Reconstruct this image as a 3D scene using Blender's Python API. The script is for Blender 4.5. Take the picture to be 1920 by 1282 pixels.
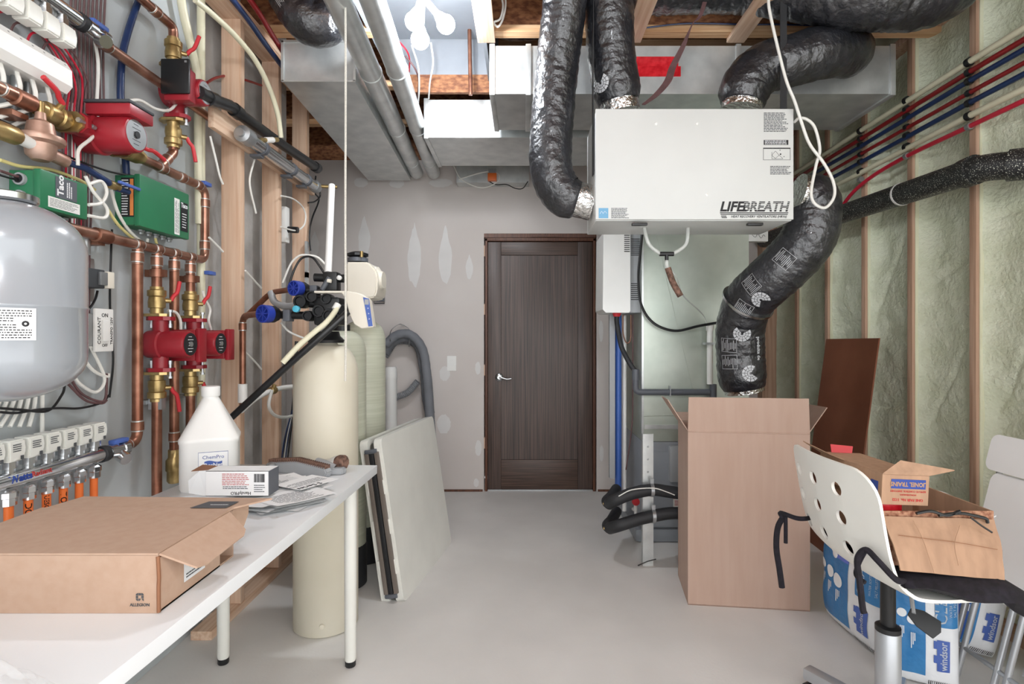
import bpy, bmesh, math, random
from mathutils import Vector, Matrix, noise
random.seed(7)
for _o in list(bpy.data.objects): bpy.data.objects.remove(_o)
S = bpy.context.scene
C = S.collection
V = Vector
PI = math.pi
# ---------------------------------------------------------------- camera (1920x1282 frame)
F, CX, CY, CH = 1045.0, 980.0, 631.0, 1.27
cam = bpy.data.cameras.new('camera'); camo = bpy.data.objects.new('camera', cam); C.objects.link(camo)
camo.location = (0, 0, CH); camo.rotation_euler = (PI/2, 0, 0)
cam.sensor_fit = 'HORIZONTAL'; cam.sensor_width = 36.0; cam.lens = F/1920*36
cam.shift_x = (960-CX)/1920; cam.shift_y = -(641-CY)/1920
cam.clip_start = 0.02
S.camera = camo
# ---------------------------------------------------------------- world: even fill light added through the room's open rear
w = bpy.data.worlds.new('world'); S.world = w; w.use_nodes = True
w.node_tree.nodes['Background'].inputs[0].default_value = (0.985, 0.995, 1.0, 1)
w.node_tree.nodes['Background'].inputs[1].default_value = 1.65
BULB_W = 34.0
S.view_settings.view_transform = 'Standard'; S.view_settings.look = 'None'
S.view_settings.exposure = 0.92; S.view_settings.gamma = 1.0
S.view_settings.use_curve_mapping = False

# ---------------------------------------------------------------- measuring helpers: a sighted point at a real depth
def pY(px, py, Y): return V(((px-CX)*Y/F, Y, CH-(py-CY)*Y/F))
def pX(px, py, X): return pY(px, py, F*X/(px-CX))
def pZ(px, py, Z): return pY(px, py, F*(CH-Z)/(py-CY))

# ---------------------------------------------------------------- materials
def srgb(c):
    if isinstance(c, str):
        c = [int(c[i:i+2], 16)/255 for i in (0, 2, 4)]
    return [x/12.92 if x <= 0.04045 else ((x+0.055)/1.055)**2.4 for x in c]
MATS = {}
def mat(name, col, rough=0.5, metal=0.0, var=0.08, scale=6.0, stretch=(1,1,1), bump=0.0, bscale=40.0, bstretch=None, detail=4, col2=None, spec=0.5, alpha=None, trans=0, coat=0, lo=0.35, hi=0.65, rvar=0.0, bdist=0.01, emit=None):
    m = bpy.data.materials.new(name); m.use_nodes = True; MATS[name] = m
    nt = m.node_tree; N = nt.nodes; L = nt.links; b = N['Principled BSDF']
    c = srgb(col)
    b.inputs['Roughness'].default_value = rough; b.inputs['Metallic'].default_value = metal
    b.inputs['Specular IOR Level'].default_value = spec
    if trans: b.inputs['Transmission Weight'].default_value = trans
    if coat: b.inputs['Coat Weight'].default_value = coat
    if alpha is not None: b.inputs['Alpha'].default_value = alpha
    tc = N.new('ShaderNodeTexCoord')
    mp = N.new('ShaderNodeMapping'); mp.inputs['Scale'].default_value = stretch; L.new(tc.outputs['Object'], mp.inputs[0])
    nz = N.new('ShaderNodeTexNoise'); nz.inputs['Scale'].default_value = scale; nz.inputs['Detail'].default_value = detail
    L.new(mp.outputs[0], nz.inputs['Vector'])
    rp = N.new('ShaderNodeValToRGB'); e = rp.color_ramp.elements
    c2 = srgb(col2) if col2 else [min(1, x*(1+var)) for x in c]
    c1 = c if col2 else [x*(1-var) for x in c]
    e[0].position, e[1].position = lo, hi
    e[0].color = (*c1, 1); e[1].color = (*c2, 1)
    L.new(nz.outputs['Fac'], rp.inputs[0]); L.new(rp.outputs[0], b.inputs['Base Color'])
    if rvar:
        mr = N.new('ShaderNodeMapRange'); mr.inputs['To Min'].default_value = max(0.02, rough-rvar); mr.inputs['To Max'].default_value = rough+rvar
        L.new(nz.outputs['Fac'], mr.inputs[0]); L.new(mr.outputs[0], b.inputs['Roughness'])
    if bump:
        mb = N.new('ShaderNodeMapping'); mb.inputs['Scale'].default_value = bstretch or (1,1,1); L.new(tc.outputs['Object'], mb.inputs[0])
        n2 = N.new('ShaderNodeTexNoise'); n2.inputs['Scale'].default_value = bscale; n2.inputs['Detail'].default_value = 3
        L.new(mb.outputs[0], n2.inputs['Vector'])
        bp = N.new('ShaderNodeBump'); bp.inputs['Strength'].default_value = bump; bp.inputs['Distance'].default_value = bdist
        L.new(n2.outputs['Fac'], bp.inputs['Height']); L.new(bp.outputs[0], b.inputs['Normal'])
    if emit:
        b.inputs['Emission Color'].default_value = (*srgb(emit[0]), 1); b.inputs['Emission Strength'].default_value = emit[1]
    return m
mat('floor', 'd2d0cd', .5, 0, scale=1.6, detail=9, col2='e6e4e1', lo=.3, hi=.7, bump=.15, bscale=90, bdist=.003)
mat('drywall', 'c8c0bb', .85, 0, scale=1.3, col2='d3cdc9', lo=.3, hi=.7)
mat('mud', 'dad8d6', .8, 0, var=.04)
mat('concrete', '9f9c98', .9, 0, scale=5, detail=9, col2='c8c6c3', bump=.4, bscale=60, bdist=.004)
mat('greypaint', 'abb1b3', .42, 0, scale=2.2, detail=8, col2='b9bfc1', bump=.2, bscale=30, bdist=.003)
mat('stud', 'd0aa8e', .65, 0, scale=2.2, stretch=(26,26,1), detail=5, col2='dfc2a9', bump=.1, bscale=4, bstretch=(60,60,1), bdist=.001)
mat('studx', 'bd8f66', .65, 0, scale=2.2, stretch=(1,26,26), detail=5, col2='dcb78f')
mat('study', 'cca588', .65, 0, scale=2.2, stretch=(26,1,26), detail=5, col2='e2c6ad')
mat('studr', 'b08c74', .7, 0, scale=2.2, stretch=(26,26,1), detail=5, col2='cbaa92')
mat('osb', '6b3f28', .7, 0, scale=28, detail=6, col2='a4714c', stretch=(1,2,2), bump=.3, bscale=40, bdist=.003)
mat('whiteboard', '8b9096', .6, 0, var=.06)
mat('foam', 'd0d5bb', .62, 0, scale=9, detail=6, col2='dde1cb', bump=.8, bscale=60, bdist=.012)
mat('foamside', 'd6d6b6', .75, 0, scale=5, detail=5, col2='e2e2c8', bump=.4, bscale=90, bdist=.003)
mat('galv', 'c6caca', .34, .62, scale=9, detail=5, col2='dcdfde', rvar=.08)
mat('galvdull', 'b3bcb2', .45, .75, scale=4, detail=5, col2='c9d0c6', rvar=.08)
mat('steel', 'c6c9cb', .22, 1, var=.05)
mat('chrome', 'dedfe0', .14, 1, var=.03)
mat('foil', 'dcdcda', .22, 1, var=.1, bump=.9, bscale=45, bdist=.012)
mat('flex', '222328', .36, 0, var=.3, scale=12, bump=.9, bscale=24, bdist=.014, spec=.95, coat=.15)
mat('flexprint', 'c9ccd0', .4)
mat('blackplastic', '17181a', .38, 0, var=.2)
mat('blackrubber', '26272a', .6, 0, var=.2, bump=.3, bscale=60, bdist=.003)
mat('abs', '1e1f21', .33, 0, var=.2, scale=30)
mat('absfoam', '1d1e1f', .45, 0, scale=210, detail=3, col2='d8d9cb', lo=.60, hi=.68, bump=.4, bscale=110, bdist=.004)
mat('copper', '8f6250', .34, .85, scale=14, detail=6, col2='b98e7b', rvar=.1)
mat('coppertarn', '7d503e', .42, .8, scale=14, detail=6, col2='a67762', rvar=.1)
mat('brass', '9a8355', .38, .85, scale=20, col2='c4ab78')
mat('bronze', 'a98675', .45, .6, scale=20, col2='c4a595')
mat('solder', 'c9c8c4', .35, .8)
mat('red', '93202b', .38, 0, var=.12, scale=10)
mat('redhandle', 'c8323a', .42, 0, var=.06)
mat('pinkred', 'a02c3a', .5, 0, var=.1)
mat('green', '2b7450', .42, 0, var=.06)
mat('greydark', '5b5f66', .45, 0, var=.06)
mat('white', 'ebebe8', .42, 0, var=.02)
mat('whitesemi', 'e4e4dd', .35, 0, var=.03)
mat('tablewhite', 'eaedef', .35, 0, var=.015, scale=3)
mat('hrv', 'd2d4d2', .42, 0, var=.03, scale=3)
mat('jug', 'efefec', .30, 0, var=.02)
mat('tankgrey', '9ea4aa', .22, 0, var=.03, scale=3, coat=.5)
mat('cream', 'd6cfba', .42, 0, scale=2.5, col2='e2dccb', lo=.3, hi=.7)
mat('fibre', 'bcbfab', .4, 0, scale=3, stretch=(1,1,40), col2='c9cbb9', bump=.2, bscale=6, bstretch=(1,1,120), bdist=.002)
mat('beige', 'e3ddcf', .4, 0, var=.02)
mat('bluecap', '2b3f9e', .38, 0, var=.08)
mat('tealcap', '4fb3cf', .4)
mat('bluepex', '1d3159', .34, 0, var=.12, scale=20)
mat('bluepipe', '3f66b4', .35, 0, var=.05)
mat('redpex', '861a1e', .34, 0, var=.12, scale=20)
mat('redpexbright', 'c5243c', .34, 0, var=.06, scale=20)
mat('creampex', 'dcd8bd', .38, 0, var=.04, scale=20)
mat('cable', 'e6e5df', .42, 0, var=.03)
mat('yellowcable', 'd9cd8c', .42)
mat('brownwire', '634748', .5, 0, var=.15, scale=30)
mat('orange', 'e2702f', .38, 0, var=.05)
mat('cardboard', 'b89a84', .75, 0, scale=45, col2='bda08b', bump=.08, bscale=120, bdist=.001)
mat('cardpink', 'b79b8b', .75, 0, scale=3, stretch=(9,9,1), col2='bca192', bump=.06, bscale=60, bdist=.001)
mat('cardtan', '9f7e65', .75, 0, scale=4, stretch=(10,10,1), col2='ae8b70')
mat('cardin', '8e6145', .8, 0, var=.1)
mat('hardboard', '78452f', .6, 0, scale=3, detail=6, col2='86523a')
mat('door', '342824', .42, 0, scale=2.0, stretch=(75,75,.9), detail=6, col2='5f4c44', bump=.06, bscale=3, bstretch=(120,120,1), bdist=.001)
mat('doorrail', '35261f', .42, 0, scale=2.0, stretch=(1.2,75,75), detail=6, col2='5d473c')
mat('jamb', '4a2a1c', .5, 0, scale=2.0, stretch=(50,50,1), detail=6, col2='704630')
mat('ink', '1c1d20', .6, 0, var=.02)
mat('inkblue', '23408f', .6, 0, var=.02)
mat('inkred', 'b93430', .6, 0, var=.02)
mat('inkwhite', 'eceef0', .5, 0, var=.02)
mat('paper', 'eff0f0', .7, 0, var=.02)
mat('paperhi', 'dfe1e2', .7, 0, var=.02)
mat('labelgrey', '4c4f53', .5)
mat('lightblue', '6fa9cf', .5)
mat('indigo', '4a66b0', .5)
mat('orangelabel', 'e08a4a', .5)
mat('saltwhite', 'e9ebee', .30, 0, var=.03, bump=.5, bscale=22, bdist=.010)
mat('saltblue', '2f74ad', .30, 0, scale=5, col2='3b83bb', bump=.5, bscale=22, bdist=.010)
mat('saltnavy', '16479a', .30, 0, scale=5, col2='1f56ad', bump=.5, bscale=22, bdist=.010)
mat('saltpurple', '6376cc', .30, 0, var=.03)
mat('chairwhite', 'e7e6df', .38, 0, var=.015)
mat('chairwhite2', 'ecebe9', .35, 0, var=.015)
mat('chairgrey', 'b6b9bd', .38, .6, var=.04)
mat('velvet', '17131c', .9, 0, var=.4, scale=60, bump=.4, bscale=90, bdist=.004)
mat('hosegrey', '83868a', .6, 0, var=.06)
mat('hosecover', '75787e', .75, 0, var=.1)
mat('bristle', '8c6b5c', .85, 0, scale=60, col2='4c382f')
mat('plasticgrey', 'a2a5a8', .45, 0, var=.04)
mat('clear', 'f3f5f6', .06, 0, var=.01, trans=.0, alpha=.26, bump=.9, bscale=18, bdist=.02)
mat('cleartube', 'e3e6e2', .15, 0, var=.05, alpha=.55)
mat('furnace', '8d9298', .5, 0, var=.06, scale=3)
mat('tape', 'b30f1c', .25, 0, scale=30, col2='d42a33', coat=.4, bump=.4, bscale=35, bdist=.004)
mat('rope', 'd9d6cc', .9, 0, var=.1, scale=200)
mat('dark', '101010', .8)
mat('tabletaupe', '6f665f', .5, 0, var=.08)
mat('bulb', 'ffffff', .3, emit=('f4f9ff', 125.0))
mat('mesh', '7b4a35', .8, 0, scale=90, col2='b98d70', stretch=(1,1,1))
mat('zinc', 'b0b3b5', .4, .8, var=.1)
mat('tarpaper', '3d4044', .6)

# ---------------------------------------------------------------- mesh helpers (all shapes are given in room coordinates, metres)
def B(): return bmesh.new()
def box(bm, lo, hi, M=None, bev=0.0):
    lo, hi = V(lo), V(hi)
    r = bmesh.ops.create_cube(bm, size=1)
    vs = r['verts']
    T = Matrix.Translation((lo+hi)/2) @ Matrix.Diagonal((*(hi-lo), 1))
    bmesh.ops.transform(bm, matrix=T, verts=vs)
    if bev:
        es = list({e for v in vs for e in v.link_edges})
        r2 = bmesh.ops.bevel(bm, geom=es, offset=bev, segments=2, affect='EDGES', profile=.6)
        vs = list({v for f in r2['faces'] for v in f.verts} | {v for v in vs if v.is_valid})
    if M is not None: bmesh.ops.transform(bm, matrix=M, verts=vs)
    return vs
def frame(o, x, y):
    x = V(x).normalized(); y = V(y); z = x.cross(y).normalized(); y = z.cross(x)
    return Matrix(((x.x,y.x,z.x,o[0]),(x.y,y.y,z.y,o[1]),(x.z,y.z,z.z,o[2]),(0,0,0,1)))
def axis_frame(o, z):
    z = V(z).normalized(); a = V((0,0,1)) if abs(z.z) < .9 else V((1,0,0))
    x = a.cross(z).normalized(); y = z.cross(x)
    return Matrix(((x.x,y.x,z.x,o[0]),(x.y,y.y,z.y,o[1]),(x.z,y.z,z.z,o[2]),(0,0,0,1)))
def lathe(bm, prof, M=None, n=24, cap=True):
    """prof = [(r, h)...] turned about the local Z axis"""
    rings = []
    for r, h in prof:
        rings.append([bm.verts.new((r*math.cos(2*PI*i/n), r*math.sin(2*PI*i/n), h)) for i in range(n)])
    for a, b in zip(rings, rings[1:]):
        for i in range(n): bm.faces.new((a[i], a[(i+1)%n], b[(i+1)%n], b[i]))
    if cap:
        if prof[0][0] > 1e-5: bm.faces.new(rings[0][::-1])
        if prof[-1][0] > 1e-5: bm.faces.new(rings[-1])
    vs = [v for r in rings for v in r]
    if M is not None: bmesh.ops.transform(bm, matrix=M, verts=vs)
    return vs
def cyl(bm, a, b, r, n=14, r2=None):
    a, b = V(a), V(b)
    lathe(bm, [(r, 0), (r2 or r, (b-a).length)], axis_frame(a, b-a), n)
def spline(pts, k=8):
    P = [V(p) for p in pts]; P = [P[0]*2-P[1]] + P + [P[-1]*2-P[-2]]; out = []
    for i in range(1, len(P)-2):
        p0, p1, p2, p3 = P[i-1:i+3]
        for j in range(k):
            t = j/k
            out.append(.5*((2*p1)+(p2-p0)*t+(2*p0-5*p1+4*p2-p3)*t*t+(3*p1-p0-3*p2+p3)*t**3))
    out.append(P[-2]); return out
def fillet(pts, rad, k=5):
    P = [V(p) for p in pts]; out = [P[0]]
    for a, b, c in zip(P, P[1:], P[2:]):
        u = (a-b); v = (c-b); r = min(rad, u.length*.49, v.length*.49)
        p, q = b+u.normalized()*r, b+v.normalized()*r
        for j in range(k+1):
            t = j/k; out.append(p*(1-t)**2 + b*2*t*(1-t) + q*t*t)
    out.append(P[-1]); return out
def tube(bm, pts, r, n=10, rf=None, cap=True):
    P = [V(p) for p in pts]
    Q = [P[0]]
    for p in P[1:]:
        if (p-Q[-1]).length > 1e-5: Q.append(p)
    P = Q; T = []
    for i in range(len(P)):
        T.append((P[min(i+1, len(P)-1)]-P[max(i-1, 0)]).normalized())
    a = V((0,0,1)) if abs(T[0].z) < .9 else V((1,0,0))
    x = a.cross(T[0]).normalized(); rings = []; s = 0
    for i, p in enumerate(P):
        if i: s += (p-P[i-1]).length
        x = (x-T[i]*x.dot(T[i])).normalized(); y = T[i].cross(x)
        ring = []
        for j in range(n):
            t = 2*PI*j/n; rr = rf(s, t) if rf else r
            ring.append(bm.verts.new(p+(x*math.cos(t)+y*math.sin(t))*rr))
        rings.append(ring)
    for a, b in zip(rings, rings[1:]):
        for j in range(n): bm.faces.new((a[j], a[(j+1)%n], b[(j+1)%n], b[j]))
    if cap: bm.faces.new(rings[0][::-1]); bm.faces.new(rings[-1])
def prism(bm, poly, h, M=None):
    """2D polygon (local XY) extruded along local Z by h"""
    lo = [bm.verts.new((x, y, 0)) for x, y in poly]; hi = [bm.verts.new((x, y, h)) for x, y in poly]
    n = len(poly)
    bm.faces.new(lo[::-1]); bm.faces.new(hi)
    for i in range(n): bm.faces.new((lo[i], lo[(i+1)%n], hi[(i+1)%n], hi[i]))
    vs = lo+hi
    if M is not None: bmesh.ops.transform(bm, matrix=M, verts=vs)
    return vs
def sheet(bm, pts, t, nrm=None):
    """a flat quad/polygon of room points given a thickness t"""
    P = [V(p) for p in pts]
    n = V(nrm).normalized() if nrm is not None else (P[1]-P[0]).cross(P[2]-P[0]).normalized()
    lo = [bm.verts.new(p) for p in P]; hi = [bm.verts.new(p+n*t) for p in P]; k = len(P)
    bm.faces.new(lo[::-1]); bm.faces.new(hi)
    for i in range(k): bm.faces.new((lo[i], lo[(i+1)%k], hi[(i+1)%k], hi[i]))
def rrect(w, h, r, k=4, cx=0, cy=0):
    out = []
    for sx, sy, a0 in ((1,1,0), (-1,1,PI/2), (-1,-1,PI), (1,-1,1.5*PI)):
        for j in range(k+1):
            a = a0+PI/2*j/k
            out.append((cx+sx*(w/2-r)+r*math.cos(a), cy+sy*(h/2-r)+r*math.sin(a)))
    return out
def circ(r, n=20, cx=0, cy=0): return [(cx+r*math.cos(2*PI*i/n), cy+r*math.sin(2*PI*i/n)) for i in range(n)]

# ---------------------------------------------------------------- object helpers
WL = {}
def _uniq(name): return name
def thing(name, label, cat, loc, group=None):
    o = bpy.data.objects.new(name, None); C.objects.link(o); o.empty_display_size = .05
    o.location = loc; WL[o] = V(loc); o['label'] = label; o['category'] = cat
    if group: o['group'] = group
    return o
def obj(name, bm, m, parent=None, smooth=40, label=None, kind=None):
    bmesh.ops.recalc_face_normals(bm, faces=bm.faces[:])
    lim = math.radians(smooth)
    for f in bm.faces: f.smooth = smooth > 0
    for e in bm.edges:
        if len(e.link_faces) == 2 and e.calc_face_angle(0) > lim: e.smooth = False
    xs = [v.co for v in bm.verts]
    lo = V((min(c.x for c in xs), min(c.y for c in xs), min(c.z for c in xs))); hi = V((max(c.x for c in xs), max(c.y for c in xs), max(c.z for c in xs)))
    org = V(((lo.x+hi.x)/2, (lo.y+hi.y)/2, lo.z))
    bmesh.ops.translate(bm, vec=-org, verts=bm.verts[:])
    me = bpy.data.meshes.new(name); bm.to_mesh(me); bm.free()
    me.materials.append(MATS[m])
    o = bpy.data.objects.new(name, me); C.objects.link(o)
    WL[o] = org
    if parent is not None: o.parent = parent; o.location = org-WL[parent]
    else: o.location = org
    if label: o['label'] = label
    if kind: o['kind'] = kind
    return o
def tag(o, label, cat, group=None):
    o['label'] = label; o['category'] = cat
    if group: o['group'] = group
    return o
def struct(name, bm, m, label, smooth=40):
    o = obj(name, bm, m, None, smooth); o['kind'] = 'structure'; o['label'] = label; return o
def ptube(name, pts, r, m, parent=None, n=10, sp=0, fil=0):
    bm = B()
    P = spline(pts, sp) if sp else (fillet(pts, fil) if fil else pts)
    tube(bm, P, r, n); return obj(name, bm, m, parent)
def pbox(name, lo, hi, m, parent=None, bev=0, M=None):
    bm = B(); box(bm, lo, hi, M, bev); return obj(name, bm, m, parent, 30)
def pcyl(name, a, b, r, m, parent=None, n=16, r2=None):
    bm = B(); cyl(bm, a, b, r, n, r2); return obj(name, bm, m, parent)
def text_bm(bm, s, size, M, shear=0, align='CENTER', ex=.0004, sx=1.0, fn=None, bold=0):
    cu = bpy.data.curves.new('t', 'FONT'); cu.body = s; cu.size = size; cu.align_x = align; cu.align_y = 'CENTER'
    cu.shear = shear; cu.extrude = ex; cu.resolution_u = 2; cu.offset = bold
    ob = bpy.data.objects.new('t', cu); C.objects.link(ob)
    dg = bpy.context.evaluated_depsgraph_get(); me = bpy.data.meshes.new_from_object(ob.evaluated_get(dg))
    n0 = len(bm.verts); bm.from_mesh(me); bm.verts.ensure_lookup_table()
    vs = bm.verts[n0:]
    for v in vs:
        v.co.x *= sx
        v.co = fn(v.co) if fn else M @ v.co
    bpy.data.objects.remove(ob); bpy.data.curves.remove(cu); bpy.data.meshes.remove(me)
def text(name, s, size, M, m, parent, **k):
    bm = B(); text_bm(bm, s, size, M, **k); return obj(name, bm, m, parent, 0)
def lines_bm(bm, M, w, h, n, fill=.45, seed=1, t=.0003, ragged=.25):
    rd = random.Random(seed)
    for i in range(n):
        y = h/2-(i+.5)*h/n; x = -w/2; end = w/2*(1-ragged*rd.random()*2)
        while x < end:
            l = min(end-x, w*rd.uniform(.05, .16))
            prism(bm, [(x, y-h/n*fill/2), (x+l, y-h/n*fill/2), (x+l, y+h/n*fill/2), (x, y+h/n*fill/2)], t, M)
            x += l+w*.02
def lines(name, M, w, h, n, m, parent, **k):
    bm = B(); lines_bm(bm, M, w, h, n, **k); return obj(name, bm, m, parent, 0)
def plate(name, M, w, h, m, parent, t=.0006, r=0, off=(0, 0)):
    bm = B(); prism(bm, rrect(w, h, r, 4, *off) if r else [(off[0]-w/2, off[1]-h/2), (off[0]+w/2, off[1]-h/2), (off[0]+w/2, off[1]+h/2), (off[0]-w/2, off[1]+h/2)], t, M)
    return obj(name, bm, m, parent, 30)
def up(M, d): return M @ Matrix.Translation((0, 0, d))
def barcode(name, M, w, h, m, parent, seed=3):
    bm = B(); rd = random.Random(seed); x = -w/2
    while x < w/2-.001:
        l = w*rd.choice((.012, .02, .035)); prism(bm, [(x, -h/2), (x+l, -h/2), (x+l, h/2), (x, h/2)], .0003, M); x += l+w*rd.choice((.012, .02, .03))
    return obj(name, bm, m, parent, 0)
# ================================================================ THE SETTING
YB = 4.58                     # back wall
XL = -1.45                    # concrete face, left
bm = B(); box(bm, (-2.5, -1.6, -.12), (2.5, 5.0, 0)); struct('floor', bm, 'floor', 'pale grey concrete floor with faint stains')
# left wall: concrete, grey painted board near, framing beyond
bm = B(); box(bm, (-2.5, -1.6, 0), (XL, 3.42, 3.1)); wl = struct('wall_left', bm, 'concrete', 'rough concrete wall behind the open wooden studs')
bm = B(); box(bm, (XL, -1.4, .001), (-1.42, 2.47, 2.9)); obj('painted_board', bm, 'greypaint', wl, label='grey painted backing board behind the heating pipes')
for y in (2.568, 2.968, 3.358): pbox('stud', (-1.389, y, .04), (-1.30, y+.038, 2.735), 'stud', wl, .002)
for z in (2.735, 2.773): pbox('top_plate', (-1.389, 2.2, z), (-1.30, 3.40, z+.037), 'study', wl, .002)
pbox('bottom_plate', (-1.389, 2.33, 0), (-1.30, 3.40, .038), 'study', wl, .002)
pbox('cross_board', (-1.299, 2.3, 2.135), (-1.275, 3.42, 2.225), 'study', wl, .002)
# steel furring strips seen against the concrete between the studs
for y in (2.78, 3.17): pbox('furring_strip', (XL, y, .04), (XL+.03, y+.05, 2.7), 'concrete', wl)
# back wall of drywall round the door
DX0, DX1, DH = -.318, .607, 2.118
bm = B(); box(bm, (-2.4, YB, 0), (DX0, YB+.1, 2.72)); box(bm, (DX1, YB, 0), (2.3, YB+.1, 2.72)); box(bm, (DX0, YB, DH), (DX1, YB+.1, 2.72))
wb = struct('wall_back', bm, 'drywall', 'unpainted taupe drywall with filled joints')
bm = B(); box(bm, (-2.4, YB, 2.72), (2.3, YB+.1, 3.1)); obj('rim_board', bm, 'osb', wb)
bm = B(); box(bm, (XL, YB+.5, 0), (2.3, YB+.6, 2.72)); obj('dark_backing', bm, 'dark', wb)  # black sheet, its colour stands for the unlit space behind the door
def patch(px, py, wpx, hpx, kind=0, seed=0):
    M = frame(pY(px, py, YB-.0006), (1,0,0), (0,0,1)); s = YB/F; rd = random.Random(seed); P = []
    for i in range(28):
        a = 2*PI*i/28; x, y = math.cos(a), math.sin(a)
        if kind == 1: x *= (1-.75*max(0, y)**1.3)             # tapered stroke of the filling knife
        if kind == 2: q = max(abs(x), abs(y)); x, y = x/q, y/q
        k = 1+rd.uniform(-.07, .07)
        P.append((x*wpx*s/2*k, y*hpx*s/2*k))
    bm = B(); prism(bm, P, .0008, M); obj('joint_filler', bm, 'mud', wb, 0)
for i, a in enumerate([(683,445,22,80,1), (777,478,26,118,1), (835,478,24,112,1), (677,342,26,18,0), (744,343,28,18,0), (826,343,44,16,0), (590,458,16,50,1), (834,700,20,28,0), (832,795,26,36,0), (880,500,14,46,1), (896,690,10,24,0), (897,840,12,30,0), (893,905,10,16,0), (1127,620,8,40,0), (1128,850,8,30,0)]):
    patch(*a, seed=i)
# the electrical box plate gap under the drywall
pbox('sill_plate', (-2.3, YB-.012, .0), (DX0-.01, YB-.0005, .016), 'jamb', wb); pbox('sill_plate', (DX1+.01, YB-.012, 0), (.74, YB-.0005, .016), 'jamb', wb)
pbox('corner_stud', (1.93,YB-.09,.04), (2.03,YB-.0005,2.715), 'studr', wb)
# ---- door
d = thing('door_1', 'dark brown stained wooden door with one tall recessed panel', 'door', (.146, YB+.03, 0)); d['kind'] = 'structure'
LX0, LX1, LH = -.287, .576, 2.052
pbox('stile', (LX0, YB+.02, .012), (LX0+.108, YB+.06, LH), 'door', d, .002); pbox('stile', (LX1-.12, YB+.02, .012), (LX1, YB+.06, LH), 'door', d, .002)
pbox('rail', (LX0+.109, YB+.021, LH-.108), (LX1-.121, YB+.06, LH), 'doorrail', d, .002); pbox('rail', (LX0+.109, YB+.021, .012), (LX1-.121, YB+.06, .252), 'doorrail', d, .002)
pbox('door_panel', (LX0+.109, YB+.034, .253), (LX1-.121, YB+.052, LH-.109), 'door', d)
h = pY(936, 707, YB+.02)
bm = B(); lathe(bm, [(.033,0), (.033,.006), (.026,.012), (.013,.014), (.013,.045)], axis_frame(h, (0,-1,0)), 24)
hd = obj('lever_handle', bm, 'steel', d); bm = B(); tube(bm, spline([h+V((0,-.042,0)), h+V((.03,-.046,-.004)), h+V((.065,-.046,-.012)), h+V((.10,-.042,-.008))], 6), .008, 10); obj('lever', bm, 'steel', hd)
t = thing('trim_1', 'rough dark door frame with no casing around the brown door', 'trim', (.146, YB, 0)); t['kind'] = 'structure'
pbox('jamb', (DX0+.008, YB-.004, 0), (LX0-.003, YB+.1, LH+.025), 'jamb', t, .002); pbox('jamb', (LX1+.003, YB-.004, 0), (DX1-.008, YB+.1, LH+.025), 'jamb', t, .002)
pbox('head_jamb', (DX0+.008, YB-.004, LH+.004), (DX1-.008, YB+.1, LH+.03), 'jamb', t, .002)
pbox('header', (DX0, YB+.004, LH+.034), (DX1, YB+.06, DH), 'jamb', t)
for z in (.95, 1.45, 1.93, .35): pbox('shim', (DX0+.001, YB-.002, z), (DX0+.0075, YB+.05, z+.09), 'stud', t)
pbox('shim', (.07, YB-.006, LH+.036), (.30, YB+.03, LH+.05), 'jamb', t)
pbox('threshold', (LX0, YB+.01, 0), (LX1, YB+.08, .011), 'steel', t)
bm = B(); box(bm, (-2.5, 3.42, 0), (-2.4, 4.8, 3.1)); struct('wall_alcove', bm, 'drywall', 'drywall side of the recess beyond the studs')
# ---- right wall: studs and sprayed foam
XR = 2.035
bm = B(); box(bm, (2.16, .6, 0), (2.5, 4.8, 3.1)); wr = struct('wall_right', bm, 'foamside', 'outside wall filled with pale green spray foam between studs')
SY = [4.55, 4.17, 3.756, 3.35, 2.95, 2.54, 2.14, 1.73, 1.32]
for y in SY: pbox('stud', (XR, y-.038, .04), (2.16, y, 2.84), 'studr', wr, .002)
pbox('bottom_plate', (XR, 1.28, 0), (2.16, 4.56, .038), 'studr', wr); pbox('top_plate', (XR, 1.28, 2.84), (2.16, 4.56, 2.878), 'studr', wr)
def foam_bay(y0, y1, seed):
    bm = B(); ny, nz = 34, 250; G = []
    for k in range(nz+1):
        z = .04+2.8*k/nz; row = []
        for j in range(ny+1):
            f = j/ny; y = y0+(y1-y0)*f
            p = V((y*3+seed*7, z*3, seed))
            edge = min(f, 1-f)*(y1-y0)
            dep = .055*(1-math.exp(-edge/.035))                       # foam climbs up the stud sides
            n = noise.noise(p*1.0)*.022 + noise.noise(p*3.1)*.011 + noise.noise(p*9)*.0055 + noise.noise(p*24)*.0022
            r = abs(noise.noise(V((y*1.5+seed*3, z*1.1+y*1.2, seed+5.0))))
            crease = -.014*math.exp(-(r/.02)**2)                      # folds where two passes met
            x = XR+.022+dep-n*(.25+min(1, edge/.05)*.75)-crease*min(1, edge/.04)
            row.append(bm.verts.new((max(XR+.012, x), y, z)))
        G.append(row)
    for a, b in zip(G, G[1:]):
        for j in range(ny): bm.faces.new((a[j], a[j+1], b[j+1], b[j]))
    obj('spray_foam', bm, 'foam', wr, 180)
for i in range(len(SY)-1): foam_bay(SY[i+1]+.0005, SY[i]-.0385, i+1)
for y in SY[1:7]:                                                      # foam crust on the side of each stud facing the room's near end
    bm = B()
    for k in range(56):
        z0 = .04+k*.05; wv = .016+.008*noise.noise(V((y*9, z0*6, 1)))
        sheet(bm, [(XR+.014, y-.0385, z0), (XR+.014+.085, y-.0385, z0), (XR+.014+.085, y-.0385, z0+.05), (XR+.014, y-.0385, z0+.05)], wv*.3, (0,-1,0))
    obj('foam_crust', bm, 'foamside', wr)
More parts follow.
